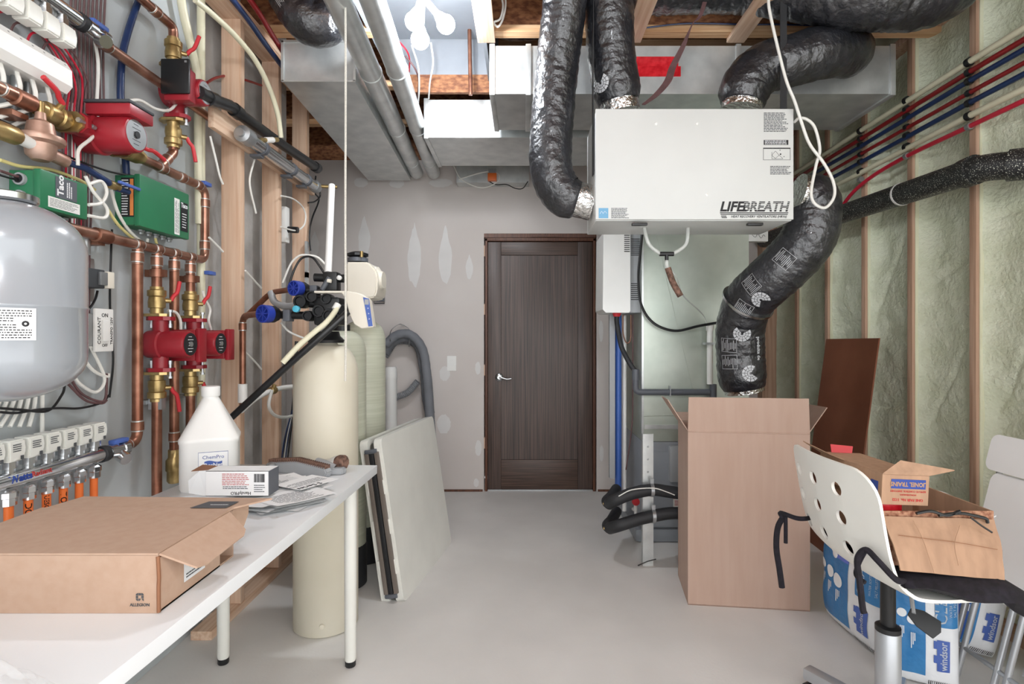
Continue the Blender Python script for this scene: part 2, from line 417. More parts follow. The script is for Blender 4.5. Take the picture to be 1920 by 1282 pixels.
# ---- ceiling: subfloor, I-joists, strapping
bm = B(); box(bm, (-2.5, -1.6, 3.1), (2.5, 4.8, 3.2)); ce = struct('ceiling', bm, 'osb', 'open ceiling of brown joists and subfloor boards')
for y in (1.02, 1.63, 2.24, 2.85, 3.46, 4.07):
  for x0, x1 in (((-1.44, -.77), (-.21, 2.15)) if y == 2.85 else ((-1.44 if y < 3.44 else -2.39, 2.15),)):        # the joist over the lamp is cut short for a header
    bm = B(); box(bm, (x0, y-.03, 2.812), (x1, y+.03, 2.848)); j = obj('joist_flange', bm, 'studx', ce)
    pbox('joist_web', (x0, y-.006, 2.848), (x1, y+.006, 3.062), 'osb', j); pbox('top_flange', (x0, y-.03, 3.062), (x1, y+.03, 3.099), 'studx', j)
for x in (-.789, -.210): pbox('header_panel', (x, 2.28, 2.83), (x+.019, 3.40, 3.099), 'whiteboard', ce)
pbox('ceiling_panel', (-.769, 2.28, 3.085), (-.211, 3.40, 3.099), 'whiteboard', ce)
for x in (-.187, .565, 1.10): pbox('strapping', (x-.045, 1.0, 2.79), (x+.045, 2.885, 2.811), 'study', ce, .001)
pbox('blocking_panel', (-.78, 3.405, 2.87), (-.15, 3.425, 3.098), 'whiteboard', ce)
pbox('blocking_board', (-.78, 3.40, 2.76), (-.15, 3.428, 2.868), 'osb', ce)
# ================================================================ CEILING LAMP
def lamp(off, label):
  off = V(off); lo = V((-.47, 2.60, 2.86))+off
  L = thing('ceiling_lamp', label, 'lamp', V((-.47, 2.6, 2.70))+off, 'three bulb lamps')
  bm = B(); cyl(bm, V((-.47,2.6,3.1))+off, lo, .006, 8); lathe(bm, [(.05,0), (.05,.02), (.02,.03)], axis_frame(V((-.47,2.6,3.098))+off, (0,0,-1)), 20); obj('cord', bm, 'white', L)
  bm = B(); box(bm, lo-V((.02,.02,.03)), lo+V((.02,.02,.02)), None, .005); obj('socket_splitter', bm, 'white', L)
  for c, a in (((778,36), (-.5,-.35,-.1)), ((833,42), (.6,-.15,-.35)), ((788,70), (-.1,.1,-1))):
    p = pY(c[0], c[1], 2.58)+off; dr = (p-lo).normalized()
    bm = B(); cyl(bm, lo+dr*.01, p-dr*.03, .016, 14); s = obj('socket', bm, 'white', L)
    bm = B(); R = .042
    lathe(bm, [(.015,-.055), (.022,-.042)]+[(R*math.sin(t), -R*math.cos(t)+.012) for t in [PI*(.25+.75*i/10) for i in range(10)]]+[(.0004, R+.012)], axis_frame(p, dr), 20)
    obj('bulb', bm, 'bulb', L, label='glowing frosted bulb')
lamp((0,0,0), 'bare three bulb lamp glowing under the open ceiling')
lamp((.55,-3.2,0), 'second bare three bulb lamp behind the viewpoint')      # its shadows of the pipes fall deeper into the room
# light switch
p = pY(847, 681, YB); M = frame(p-V((0,.0005,0)), (1,0,0), (0,0,1)); 
T = thing('light_switch', 'white rocker light switch on the drywall beside the door', 'light switch', p)
bm = B(); prism(bm, rrect(.074, .122, .005), .006, M); obj('cover_plate', bm, 'white', T, 30); bm = B(); prism(bm, rrect(.034, .068, .003), .010, M); obj('rocker', bm, 'white', T, 30)
# ================================================================ SHEET METAL DUCTS
def duct(name, label, lo, hi, m='galv', seams=(), group=None):
    lo, hi = V(lo), V(hi)
    T = thing(name, label, 'duct', ((lo.x+hi.x)/2, (lo.y+hi.y)/2, lo.z), group)
    pbox('duct_body', lo, hi, m, T)
    for ax, p in seams:                                   # standing seams: flat bars wrapped round the duct
        a, b = V(lo)-V((.008,.008,.008)), V(hi)+V((.008,.008,.008)); a[ax] = p-.014; b[ax] = p+.014
        bm = B(); box(bm, a, b, None, .003); obj('drive_cleat', bm, m, T)
    return T
bm = B()
T = thing('supply_duct', 'long galvanised duct running back along the left wall top', 'duct', (-1.02, 3.6, 2.53))
P0, P1 = (-1.185, -.83), (-1.245, -.905)
Y0, Y1 = 2.755, 4.5
vs = [(P0[0],Y0), (P0[1],Y0), (P1[1],Y1), (P1[0],Y1)]
prism(bm, vs, .20, Matrix.Translation((0,0,2.53))); obj('duct_body', bm, 'galv', T)
bm = B(); box(bm, (-1.19, 2.748, 2.527), (-.826, 2.756, 2.535)); box(bm, (-1.19, 2.748, 2.722), (-.826, 2.756, 2.733)); box(bm, (-1.192, 2.748, 2.53), (-1.180, 2.756, 2.73)); box(bm, (-.836, 2.748, 2.53), (-.824, 2.756, 2.73)); obj('end_flange', bm, 'galv', T)
# round galvanised pipes beside it
for i, (a, b, r, lab) in enumerate([((-.70, 1.6, 2.61), (-.855, 4.49, 2.592), .053, 'left of the two round galvanised pipes beside the long duct'),
                                    ((-.572, 1.6, 2.635), (-.718, 4.49, 2.592), .053, 'right of the two round galvanised pipes, nearest the glowing bulbs')]):
    T = thing('round_duct', lab, 'duct', V(a), 'round duct pipes')
    pcyl('pipe', a, b, r, 'galv', T, 28)
    a, b = V(a), V(b)
    for k in (.18, .42, .68, .9):
        c = a.lerp(b, k); bm = B(); dr = (b-a).normalized(); lathe(bm, [(r+.001,-.006), (r+.004,-.003), (r+.004,.003), (r+.001,.006)], axis_frame(c, dr), 28); obj('joint_ring', bm, 'galv', T)
T = duct('trunk_duct', 'wide galvanised trunk duct crossing behind the white ventilator', (-.17, 2.895, 2.53), (1.93, 3.40, 2.78), 'galv', [(0, -.158), (0, .03), (0, 1.12), (0, 1.92)])
T = duct('cross_duct', 'galvanised duct crossing above the dark door', (-.62, 3.50, 2.52), (.74, 4.08, 2.757), 'galv', [(0, -.606)])
bm = B(); box(bm, (-.53, 4.45, 2.50), (.05, 4.578, 2.74)); o = obj('register_boot', bm, 'galv'); tag(o, 'small galvanised register boot above the brown door', 'duct')
# red sheathing tape on the trunk duct
for z0, z1, x1, lab in ((2.672, 2.722, .807, 'upper'), (2.619, 2.672, .82, 'lower')):
    pa = pY(1183, 85, 2.884)
    bm = B(); box(bm, (.44, 2.890, z0), (x1, 2.8945, z1)); o = obj('tape_strip', bm, 'tape'); tag(o, lab+' of the two strips of shiny red tape on the trunk duct', 'tape', 'red tape strips')
# ================================================================ VENTILATOR
HX0, HX1, HY0, HY1, HZ0, HZ1 = .3235, 1.1887, 2.45, 2.795, 1.781, 2.269
T = thing('heat_recovery_ventilator', 'large white metal ventilator box hung from the ceiling by straps', 'ventilator', ((HX0+HX1)/2, (HY0+HY1)/2, HZ0))
pbox('cabinet', (HX0, HY0+.013, HZ0), (HX1, HY1, HZ1), 'hrv', T, .004)
dr = pbox('access_door', (HX0-.002, HY0, HZ0+.004), (HX1+.002, HY0+.0125, HZ1+.002), 'hrv', T, .002)
MF = lambda px, py: frame(pY(px, py, HY0-.0005), (1,0,0), (0,0,1))
s = HY0/F
def ft(name, st, px, py, size_px, m='ink', **k): return text(name, st, size_px*s*1.39, MF(px, py), m, dr, **k)
# logo
def fit_text(name, st, x0, x1, y0, y1, shear, m='ink', bold=.002):
    bm = B(); text_bm(bm, st, .06, Matrix(), shear=shear, align='LEFT', bold=bold)
    xs = [v.co.x for v in bm.verts]; ys = [v.co.y for v in bm.verts]; M = MF(x0, y1); W_, H_ = (x1-x0)*s, (y1-y0)*s
    for v in bm.verts: v.co = M @ V(((v.co.x-min(xs))/(max(xs)-min(xs))*W_, (v.co.y-min(ys))/(max(ys)-min(ys))*H_, v.co.z))
    return obj(name, bm, m, dr, 0)
fit_text('logo_lettering', 'LIFE', 1350, 1397, 377.5, 396.5, .25); fit_text('logo_lettering', 'BREATH', 1392, 1481, 377.5, 396.5, .25)
for k in range(1, 6):
    bm = B(); prism(bm, [(.0, 0), (85*s, 0), (85*s, .0021), (0, .0021)], .0006, up(MF(1394+(6-k)*.9, 396.5-k*3.2), .0004)); obj('logo_stripe', bm, 'hrv', dr, 0)
bm = B()
for y, x0, x1 in ((399.6, 1350, 1478), (402.6, 1351, 1477), (405.8, 1352, 1362), (408.6, 1353, 1363)): prism(bm, [(0,0), ((x1-x0)*s,0), ((x1-x0)*s,.0036), (0,.0036)], .0004, MF(x0, y))
obj('logo_rule', bm, 'ink', dr, 0)
fit_text('lettering', 'HEAT RECOVERY VENTILATORS (HRVs)', 1371, 1475, 403.6, 409.4, .2, bold=.001)
# small print, warning block, diagram, rating label
lines('small_print', MF(1455, 229), 46*s, 37*s, 13, 'labelgrey', dr, seed=5, fill=.5)
plate('warning_label', MF(1455, 267), 46*s, 9*s, 'ink', dr)
lines('warning_print', up(MF(1455, 267), .0005), 42*s, 8*s, 3, 'inkwhite', dr, seed=2, ragged=.05)
bm = B()
for x0, y0, x1, y1 in ((1431,277,1482,279), (1431,279,1431.6,300), (1481.4,279,1482,300), (1431,299.5,1482,300), (1447,285,1447.5,298), (1447,297.5,1468,298)): prism(bm, [(0,0), ((x1-x0)*s,0), ((x1-x0)*s,(y1-y0)*s), (0,(y1-y0)*s)], .0004, MF(x0, y1))
for a, b in (((1447,291), (1454,283)), ((1454,283), (1461,291)), ((1461,291), (1454,297)), ((1454,297), (1447,291)), ((1461,291), (1468,297))):
    pa, pb = pY(*a, HY0-.0006), pY(*b, HY0-.0006); cyl(bm, pa, pb, .0006, 4)
for c, r in (((1463.5,289), .0035), ((1470,293.5), .002), ((1462.5,281.5), .002)): prism(bm, circ(r, 10), .0005, MF(*c))
obj('airflow_diagram', bm, 'ink', dr, 0)
lines('small_print', MF(1464, 319), 40*s, 17*s, 6, 'labelgrey', dr, seed=8, fill=.5)
plate('efficiency_label', MF(1131.5, 399.5), 18*s, 19*s, 'lightblue', dr)
bm = B(); tube(bm, spline([pY(1125,401,HY0-.0012), pY(1128,396,HY0-.0012), pY(1131,400,HY0-.0012), pY(1134,396,HY0-.0012), pY(1138,400,HY0-.0012)], 5), .0008, 5); obj('efficiency_mark', bm, 'inkwhite', dr)
lines('small_print', MF(1163, 399.5), 34*s, 20*s, 9, 'labelgrey', dr, seed=9, fill=.5)
for px, py in ((1230,232), (1307,232), (1325,365)): bm = B(); lathe(bm, [(.007,0), (.0055,.002), (.001,.003)], axis_frame(pY(px, py, HY0), (0,-1,0)), 14); obj('cover_screw', bm, 'white', dr)
for px in (1199, 1415): a = pY(px, 418, HY0+.01); pbox('latch', a-V((.034,.012,.012)), a+V((.034,.012,-.0)), 'blackplastic', T, .003)
# straps
for px, side, lab in ((1110, -1, 'left'), (1478, 1, 'right')):
    bm = B(); x = HX0-.006 if side < 0 else HX1-.03
    if side < 0:
        sheet(bm, [(HX0-.004,HY0+.05,2.0), (HX0-.004,HY0+.095,2.0), (HX0-.004,HY0+.095,2.81), (HX0-.004,HY0+.05,2.81)], .003, (-1,0,0))
    else:
        sheet(bm, [(x,HY0+.06,2.27), (x+.03,HY0+.06,2.27), (x+.03,HY0+.06,2.81), (x,HY0+.06,2.81)], .003, (0,-1,0))
    o = obj('hanging_strap', bm, 'blackrubber'); tag(o, 'black webbing strap holding the '+lab+' end of the white ventilator', 'strap', 'ventilator straps')
# drain tubes under the ventilator and the tee
t1, t2, tee = pY(1208, 428, 2.62), pY(1290, 428, 2.62), pY(1250, 476, 2.60)
T2 = thing('drain_tube', 'clear drain hose forming a Y below the white ventilator', 'hose', tee)
for a, mid, sg in ((t1, pY(1217, 458, 2.61), -1), (t2, pY(1286, 458, 2.61), 1)):
    ptube('tube', [a+V((0,0,.02)), a, mid, tee+V((sg*.03,0,.002)), tee+V((sg*.008,0,0))], .0085, 'cleartube', T2, 10, 6)
    bm = B(); lathe(bm, [(.014,0), (.014,.006)], axis_frame(a+V((0,0,.012)), (0,0,1)), 14); obj('grommet', bm, 'white', T2)
pcyl('tee_fitting', tee-V((.033,0,0)), tee+V((.033,0,0)), .0105, 'blackplastic', T2, 12); pcyl('tee_stem', tee, tee-V((0,0,.035)), .009, 'blackplastic', T2, 12)
ptube('tube', [tee-V((0,0,.03)), pY(1250,497,2.6), pY(1254,512,2.6)], .010, 'cleartube', T2, 10, 5)
ptube('dirty_tube', [pY(1252,502,2.59), pY(1262,530,2.59), pY(1276,555,2.59)], .0145, 'bristle', T2, 10, 5)
o = ptube('drip_line', [pY(1252,500,2.615), pY(1268,520,2.63), pY(1282,555,3.0), pY(1318,590,3.36), pY(1327,615,3.41)], .0035, 'cleartube', None, 8, 8); tag(o, 'thin clear line running down to the white standpipe', 'hose')

# ================================================================ BLACK FLEXIBLE DUCTS
def flexduct(label, pts, R, seed, foil=(), prints=(), R2=None, amp=1.0):
    P = spline(pts, 26); cum = [0]
    for a, b in zip(P, P[1:]): cum.append(cum[-1]+(b-a).length)
    Lt = cum[-1]; n = max(40, int(Lt/.0065)); Q = []; k = 0
    for i in range(n+1):
        d = Lt*i/n
        while k < len(P)-2 and cum[k+1] < d: k += 1
        Q.append(P[k].lerp(P[k+1], (d-cum[k])/max(1e-6, cum[k+1]-cum[k])))
    def rf(s, t):
        c, sn = math.cos(t), math.sin(t)
        a = noise.noise(V((c*1.6+seed, sn*1.6, s*30))); b = noise.noise(V((c*3.5, sn*3.5+seed, s*62+c*1.2)))
        g = noise.noise(V((c*.8, sn*.8, s*5+seed)))
        e = min(1, min(s, Lt-s)/.05)
        return R*(1+.022*g*amp+.034*(abs(a)*1.7-.4)*amp+.017*b*amp)*(.86+.14*e)
    T = thing('flexible_duct', label, 'duct', Q[0])
    bm = B(); tube(bm, Q, R, 44, rf); obj('sleeve', bm, 'flex', T, 75)
    for which, ln in foil:
        q = Q[0] if which == 0 else Q[-1]; dr = (Q[0]-Q[3]).normalized() if which == 0 else (Q[-1]-Q[-4]).normalized()
        bm = B(); K = 8; tube(bm, [q+dr*(-.015+(ln+.015)*i/K) for i in range(K+1)], R*.8, 32, lambda s, t: R*.82*(1+.03*noise.noise(V((math.cos(t)*4, math.sin(t)*4, s*60))))); obj('foil_collar', bm, 'foil', T, 20)
    rdp = random.Random(seed)
    # printed marks, wrapped on the sleeve towards the room
    for d, ang, kind in prints:
        i = min(n-2, max(1, int(n*d))); q = Q[i]; tn = (Q[i+1]-Q[i-1]).normalized()
        view = (V((0,0,CH))-q); view = (view-tn*view.dot(tn)).normalized(); side = tn.cross(view)
        def onS(co, q=q, tn=tn, view=view, side=side, ang=ang):
            a = ang+co.x/R; return q+tn*co.y+(view*math.cos(a)+side*math.sin(a))*(R*1.045+co.z)
        bm = B()
        rot = rdp.uniform(0, 6)
        if kind == 'mark':                                    # three quarter fan of small cells
            for r0, r1 in ((.006,.016), (.018,.028), (.030,.042)):
                for j in range(9):
                    a0, a1 = rot+2*PI*j/12+.04, rot+2*PI*(j+1)/12-.04
                    vs = [bm.verts.new(onS(V((r*math.cos(a), r*math.sin(a), 0)))) for r, a in ((r0,a0), (r1,a0), (r1,a1), (r0,a1))]; bm.faces.new(vs)
        elif kind in ('box', 'lines'):
            w2, h2 = .040, .036
            ln = [(-w2*.85+.0075*j, -h2*rdp.uniform(.3,.9), h2*rdp.uniform(.3,.9)) for j in range(10)]
            R4 = [(-w2,w2,h2-.0015,h2), (-w2,w2,-h2,-h2+.0015), (-w2,-w2+.0015,-h2,h2), (w2-.0015,w2,-h2,h2)] if kind == 'box' else []
            for x0, x1, y0, y1 in R4+[(x, x+.0022, y0, y1) for x, y0, y1 in ln]:
                K4 = 5
                for q4 in range(K4):
                    xa, xb = (x0, x1) if x1-x0 < .01 else (x0+(x1-x0)*q4/K4, x0+(x1-x0)*(q4+1)/K4); ya, yb = (y0+(y1-y0)*q4/K4, y0+(y1-y0)*(q4+1)/K4) if x1-x0 < .01 else (y0, y1)
                    vs = [bm.verts.new(onS(V(p))) for p in ((xa,ya,0), (xb,ya,0), (xb,yb,0), (xa,yb,0))]; bm.faces.new(vs)
        else:
            text_bm(bm, kind, .026, None, fn=lambda co: onS(V((-co.y, co.x, co.z))), bold=.0006)
        obj('printed_mark', bm, 'flexprint', T, 0)
    return T
flexduct('black flexible duct dropping from the ceiling to the left side of the ventilator',
         [pY(1062,-40,2.50), pY(1058,20,2.54), pY(1045,120,2.60), pY(1036,220,2.62), pY(1032,290,2.62), pY(1038,336,2.62), pY(1058,366,2.62), pY(1082,374,2.62)], .100, 1, foil=((1,.075),))
flexduct('short black flexible duct rising from the left of the ventilator top',
         [pY(1145,-30,2.56), pY(1143,20,2.58), pY(1145,90,2.61), pY(1153,150,2.63), pY(1160,192,2.64)], .112, 2, foil=((1,.05),), prints=((.86,.6,'mark'),))
flexduct('black flexible duct arching from the right of the ventilator top',
         [pY(1392,196,2.64), pY(1400,160,2.64), pY(1432,128,2.63), pY(1480,115,2.61), pY(1535,100,2.60), pY(1568,96,2.65), pY(1587,98,2.72), pY(1590,98,2.885)], .116, 3, foil=((0,.03),), amp=1.1)
flexduct('long black flexible duct curving from the right side of the ventilator to below',
         [pY(1502,368,2.62), pY(1520,376,2.62), pY(1524,410,2.62), pY(1513,450,2.63), pY(1480,490,2.68), pY(1440,528,2.74), pY(1405,562,2.84), pY(1389,610,2.92), pY(1388,660,2.95), pY(1391,705,2.95), pY(1395,728,2.95)], .122, 4, foil=((0,.025), (1,.02)),
         prints=((.32,.2,'box'), (.47,-.35,'mark'), (.46,.35,'box'), (.56,.0,'box'), (.70,-.1,'mark'), (.78,.45,'box'), (.80,-.75,'produits de'), (.87,.45,'box'), (.93,-.35,'mark')))
flexduct('fat wrinkled black duct lying along the ceiling at upper right',
         [(.55,2.66,2.965), (1.0,2.65,2.96), (1.2,2.58,2.90), (1.45,2.47,2.79), (1.66,2.43,2.755), (1.82,2.42,2.79), (1.88,2.40,2.90), (1.88,2.38,3.02)], .142, 5, amp=1.5)
flexduct('grey lit black duct sagging between joists at upper left',
         [(-1.10,2.60,2.95), (-1.07,2.58,2.84), (-.99,2.57,2.725), (-.925,2.60,2.735), (-.91,2.65,2.86), (-.915,2.66,2.98)], .100, 6, foil=((0,.02),), prints=((.30,.3,'lines'), (.16,.1,'mark')))
flexduct('dark duct stub behind the ceiling strap near the bulbs',
         [(-.12,3.05,2.98), (.02,3.03,2.97), (.12,3.02,2.98), (.25,3.05,3.0)], .085, 7)
# perforated strap round the lower duct
bm = B(); q = pY(1402,566,2.848)
lathe(bm, [(.130,-.006), (.134,-.006), (.134,.006), (.130,.006)], axis_frame(q, pY(1389,610,2.92)-pY(1440,528,2.74)), 36); o = obj('perforated_strap', bm, 'steel'); tag(o, 'thin perforated metal band round the lower black duct', 'strap')

# ================================================================ FURNACE AND ITS PLENUM
FX0, FX1, FY0, FY1 = .742, 1.40, 3.45, 4.1
T = thing('furnace', 'grey furnace cabinet standing behind the tall cardboard box', 'furnace', ((FX0+FX1)/2, (FY0+FY1)/2, 0))
pbox('base_pan', (FX0-.05, FY0-.02, 0), (FX1+.02, FY1, .085), 'furnace', T, .03)
pbox('cabinet', (FX0, FY0, .086), (FX1-.06, FY1, .62), 'furnace', T, .008)
pbox('lower_door', (FX0+.02, FY0-.006, .20), (FX1-.08, FY0-.0005, .56), 'furnace', T, .002)
bm = B(); box(bm, (FX0-.02, FY0-.008, .10), (FX1-.06, FY0-.001, .155)); obj('bottom_rail', bm, 'furnace', T)
pbox('blower_housing', (.90, FY0-.05, .38), (1.2, FY0-.001, .60), 'plasticgrey', T, .01)
bm = B(); box(bm, (.93,FY0-.012,.27), (1.0,FY0-.007,.30)); obj('warning_label', bm, 'orangelabel', T); bm = B(); box(bm, (.93,FY0-.012,.22), (1.0,FY0-.007,.268)); obj('white_label', bm, 'white', T)
lines('label_print', frame((.965,FY0-.0125,.244), (1,0,0), (0,0,1)), .055, .035, 4, 'inkred', T)
T = thing('supply_plenum', 'tall galvanised plenum above the grey furnace', 'plenum', ((FX0+FX1)/2, (FY0+FY1)/2, .62))
bm = B(); box(bm, (FX0, FY0, .622), (FX1, FY1, 2.515)); obj('plenum_body', bm, 'galvdull', T)
bm = B(); cyl(bm, pY(1203,780,FY0-.001), pY(1330,778,FY0-.001), .002, 6); cyl(bm, pY(1230,440,FY0), pY(1300,735,FY0), .0015, 6); obj('bend_line', bm, 'galvdull', T)
bm = B(); box(bm, (FX0-.006, FY0-.006, .622), (FX0+.006, FY0+.006, 2.515)); obj('corner_seam', bm, 'galv', T)
bm = B(); box(bm, (FX0+.01,FY0-.01,.70), (FX1-.1,FY0-.0005,.725)); obj('drive_cleat', bm, 'galv', T)
T = thing('junction_box', 'small white junction box with scribbles on the plenum right side', 'junction box', (1.47,3.47,1.86)); pbox('box_cover', (1.3985,3.45,1.86), (1.52,3.50,1.93), 'white', T, .003)
bm = B(); tube(bm, spline([(1.42,3.449,1.90), (1.44,3.449,1.885), (1.455,3.449,1.905), (1.475,3.449,1.88), (1.49,3.449,1.90), (1.50,3.449,1.89)], 5), .0012, 5); obj('scribble', bm, 'ink', T)
# steam humidifier on the plenum side
T = thing('humidifier', 'white humidifier unit mounted on the left side of the plenum', 'humidifier', (.62, 3.6, 1.42))
bm = B(); prism(bm, [(.5,1.44), (.52,1.42), (.665,1.42), (.672,1.43), (.672,1.935), (.66,1.955), (.54,1.955), (.505,1.92)], .34, Matrix(((1,0,0,0),(0,0,1,3.48),(0,1,0,0),(0,0,0,1)))); obj('cover', bm, 'white', T, 30)
pbox('back_housing', (.673, 3.50, 1.42), (.7415, 3.84, 1.94), 'plasticgrey', T, .004)
for k in range(9):
    for x0, x1, z0 in ((.634,.668,1.80), (.680,.735,1.78), (.680,.735,1.50)): pbox('vent_slot', (x0, 3.4785 if x0 < .67 else 3.4985, z0+k*.0125), (x1, 3.4805 if x0 < .67 else 3.5005, z0+k*.0125+.005), 'ink', T)
bm = B(); lathe(bm, [(.030,0), (.020,-.022)], Matrix.Translation((.600,3.55,1.42)), 18); obj('red_nozzle', bm, 'redhandle', T, label='red outlet nozzle')
o = ptube('drain_hose', [(.600,3.55,1.40), (.600,3.55,1.36), pY(1161,630,3.52), pY(1166,652,3.47), pY(1180,680,3.43), pY(1192,697,3.41)], .0155, 'blackrubber', None, 12, 7); tag(o, 'black drain hose below the red humidifier nozzle', 'hose')
T = thing('drain_pipe', 'grey plastic drain pipe with white standpipe on the plenum', 'pipe', pY(1260,735,3.40))
a, b, c, e = pY(1192,692,3.405), pY(1192,735,3.405), pY(1336,735,3.405), pY(1336,760,3.405)
ptube('pipe', [a, b, pY(1330,735,3.405)], .019, 'greydark', T, 14, fil=.03); pcyl('coupling', pY(1192,692,3.405), pY(1192,712,3.405), .0235, 'greydark', T); ptube('pipe', [pY(1337,790,3.405), pY(1337,720,3.405)], .021, 'greydark', T, 14)
pcyl('standpipe', pY(1331,720,3.405), pY(1331,610,3.405), .018, 'white', T); pcyl('coupling', pY(1331,620,3.405), pY(1331,606,3.405), .023, 'white', T)
bm = B(); box(bm, pY(1253,742,3.42), pY(1258,724,3.375)); obj('pipe_clip', bm, 'zinc', T); bm = B(); box(bm, pY(1318,646,3.42), pY(1340,642,3.375)); obj('pipe_clip', bm, 'zinc', T)
o = ptube('power_cable', [(.742,3.44,1.95), pY(1201,470,3.43), pY(1197,520,3.42), pY(1202,570,3.42), pY(1225,605,3.40), pY(1265,620,3.39), pY(1310,611,3.38), pY(1350,604,3.38)], .008, 'blackplastic', None, 8, 7); tag(o, 'black cable drooping across the front of the plenum', 'cable')
# pipes and strips left of the furnace
o = pbox('cable_channel', (.565,3.62,.35), (.60,3.66,1.415), 'plasticgrey'); tag(o, 'grey vertical channel at the left of the blue pipe', 'channel')
o = ptube('blue_drain_pipe', [(.628,3.66,.22), (.628,3.66,1.41)], .022, 'bluepipe', None, 16); tag(o, 'blue vertical pipe beside the furnace', 'pipe')
o = ptube('white_drain_pipe', [(.672,3.68,.12), (.672,3.68,1.41)], .014, 'white', None, 14); tag(o, 'thin white vertical pipe between blue pipe and plenum', 'pipe')
o = ptube('copper_line', [(.645,3.58,1.41), (.645,3.58,1.30), (.660,3.58,1.24), (.68,3.58,1.23), (.695,3.58,1.27), (.695,3.58,1.41)], .004, 'copper', None, 8, 5); tag(o, 'thin bent copper line below the humidifier', 'pipe')
o = ptube('copper_line', [(.705,3.57,1.41), (.705,3.57,.95), (.70,3.57,.70), (.66,3.56,.42)], .004, 'brownwire', None, 8, 5); tag(o, 'thin brown wire hanging down beside the furnace', 'wire')
# insulated lines and their bracket
o = T = thing('pipe_bracket', 'upright galvanised angle bracket standing before the furnace', 'bracket', pZ(1222,1060,0))
y = 3.09; bm = B(); box(bm, (.665,y,.0), (.725,y+.004,.73)); box(bm, (.665,y,.0), (.669,y+.03,.73)); obj('angle', bm, 'galv', T)
for k in range(3): bm = B(); lathe(bm, [(.006,0), (.004,.004)], axis_frame((.695,y,.66-k*.07), (0,-1,0)), 10); obj('bolt', bm, 'zinc', T)
for i, (pts, lab) in enumerate([([(1142,944), (1152,938), (1185,925), (1222,918), (1250,921), (1285,926)], 'upper black foam covered line before the furnace'),
                                ([(1143,990), (1160,985), (1195,974), (1225,967), (1255,962), (1285,962)], 'lower black foam covered line before the furnace')]):
    T = thing('insulated_pipe', lab, 'pipe', pY(*pts[0], 3.05), 'foam covered lines')
    P = [pY(*p, 3.12 if k == 0 else 3.05) for k, p in enumerate(pts)]
    bm = B(); tube(bm, spline(P, 6), .033, 16); obj('foam_sleeve', bm, 'blackrubber', T)
    pcyl('stub', P[0], P[0]-V((.035,0,0)), .008, 'brass', T, 10)
    ptube('back_run', [P[0], P[0]+V((-.005,.05,.0)), P[0]+V((.03,.13,0)), P[0]+V((.09,.3,0))], .031, 'blackrubber', T, 16, 5)
    q = P[3]; bm = B(); lathe(bm, [(.0345,-.009), (.038,-.009), (.038,.009), (.0345,.009)], axis_frame(q, (1,0,0)), 22); box(bm, q+V((-.009,-.01,.034)), q+V((.009,.01,.062))); obj('pipe_clamp', bm, 'zinc', T)
o = ptube('signal_wire', [pY(1160,930,3.02), pY(1185,918,3.0), pY(1225,915,3.0), pY(1250,922,3.0), pY(1265,928,3.0)], .003, 'cable', None, 6, 6); tag(o, 'thin white wire tied along the upper foam covered line', 'wire')
T = thing('drain_valve', 'small red handled valve on the furnace front', 'valve', pY(1192,955,3.36))
p = pY(1192,940,3.36); bm = B(); lathe(bm, [(.022,-.012), (.024,0), (.022,.012)], axis_frame(p, (0,-1,0)), 18); obj('knob', bm, 'redhandle', T); pcyl('stem', p, p-V((0,0,.10)), .010, 'white', T, 12); ptube('neck', [p-V((0,0,.02)), p-V((0,-.03,.06)), (p.x, 3.44, p.z-.07)], .010, 'white', T, 10)
o = ptube('cable_tie', [pY(1196,1060,3.07), pY(1214,1052,3.06), pY(1230,1048,3.07)], .003, 'blackplastic', None, 6); tag(o, 'black cable tie round the foot of the angle bracket', 'cable tie')
# white cord looping right of the ventilator
o = ptube('looped_cable', [pY(1442,-10,2.42), pY(1442,15,2.42), pY(1456,80,2.42), pY(1474,150,2.42), pY(1490,190,2.42), pY(1503,230,2.42), pY(1518,270,2.42), pY(1544,305,2.42), pY(1562,340,2.42), pY(1564,368,2.42), pY(1548,389,2.42), pY(1528,382,2.42), pY(1521,360,2.425), pY(1530,310,2.43), pY(1537,280,2.43), pY(1528,240,2.43), pY(1513,224,2.435), pY(1498,222,2.45), pY(1489,229,2.47)], .0065, 'cable', None, 8, 8); tag(o, 'white power cord looping down beside the ventilator', 'cord')
# thermostat wires into the ventilator
for k in range(6):
    o = ptube('control_wire', [pY(1322+k*1.2,-8,2.60), pY(1310+k,30,2.62), pY(1298,46,2.62), pY(1278+k*1.4,85,2.64), pY(1256+k*2.2,125,2.66), pY(1246+k*2.4,152,2.66), pY(1225+k*2,178,2.66), pY(1204+k,196,2.66)], .003, 'brownwire', None, 6, 6); tag(o, 'thin brown control wire dropping to the ventilator top', 'wire', 'brown control wires above the ventilator')
o = ptube('blue_cable', [pY(1210,52,2.80), pY(1290,44,2.80), pY(1400,46,2.80), pY(1470,46,2.80), pY(1600,50,2.81)], .004, 'bluepex', None, 6, 5); tag(o, 'thin blue cable stapled along the joist edge', 'cable')
# white loop of cable near the strap
o = ptube('cable_loop', [pY(940,-8,2.75), pY(943,12,2.75), pY(938,35,2.75), pY(926,42,2.75), pY(934,50,2.75), pY(943,35,2.75), pY(948,10,2.75), pY(947,-8,2.75)], .005, 'cable', None, 8, 6); tag(o, 'white cable loop hanging beside the ceiling strap', 'cable')
o = ptube('red_pipe', [(-.315,3.30,3.09), (-.308,3.30,2.70)], .012, 'coppertarn', None, 12); tag(o, 'thin reddish pipe hanging vertically right of the bulbs', 'pipe')
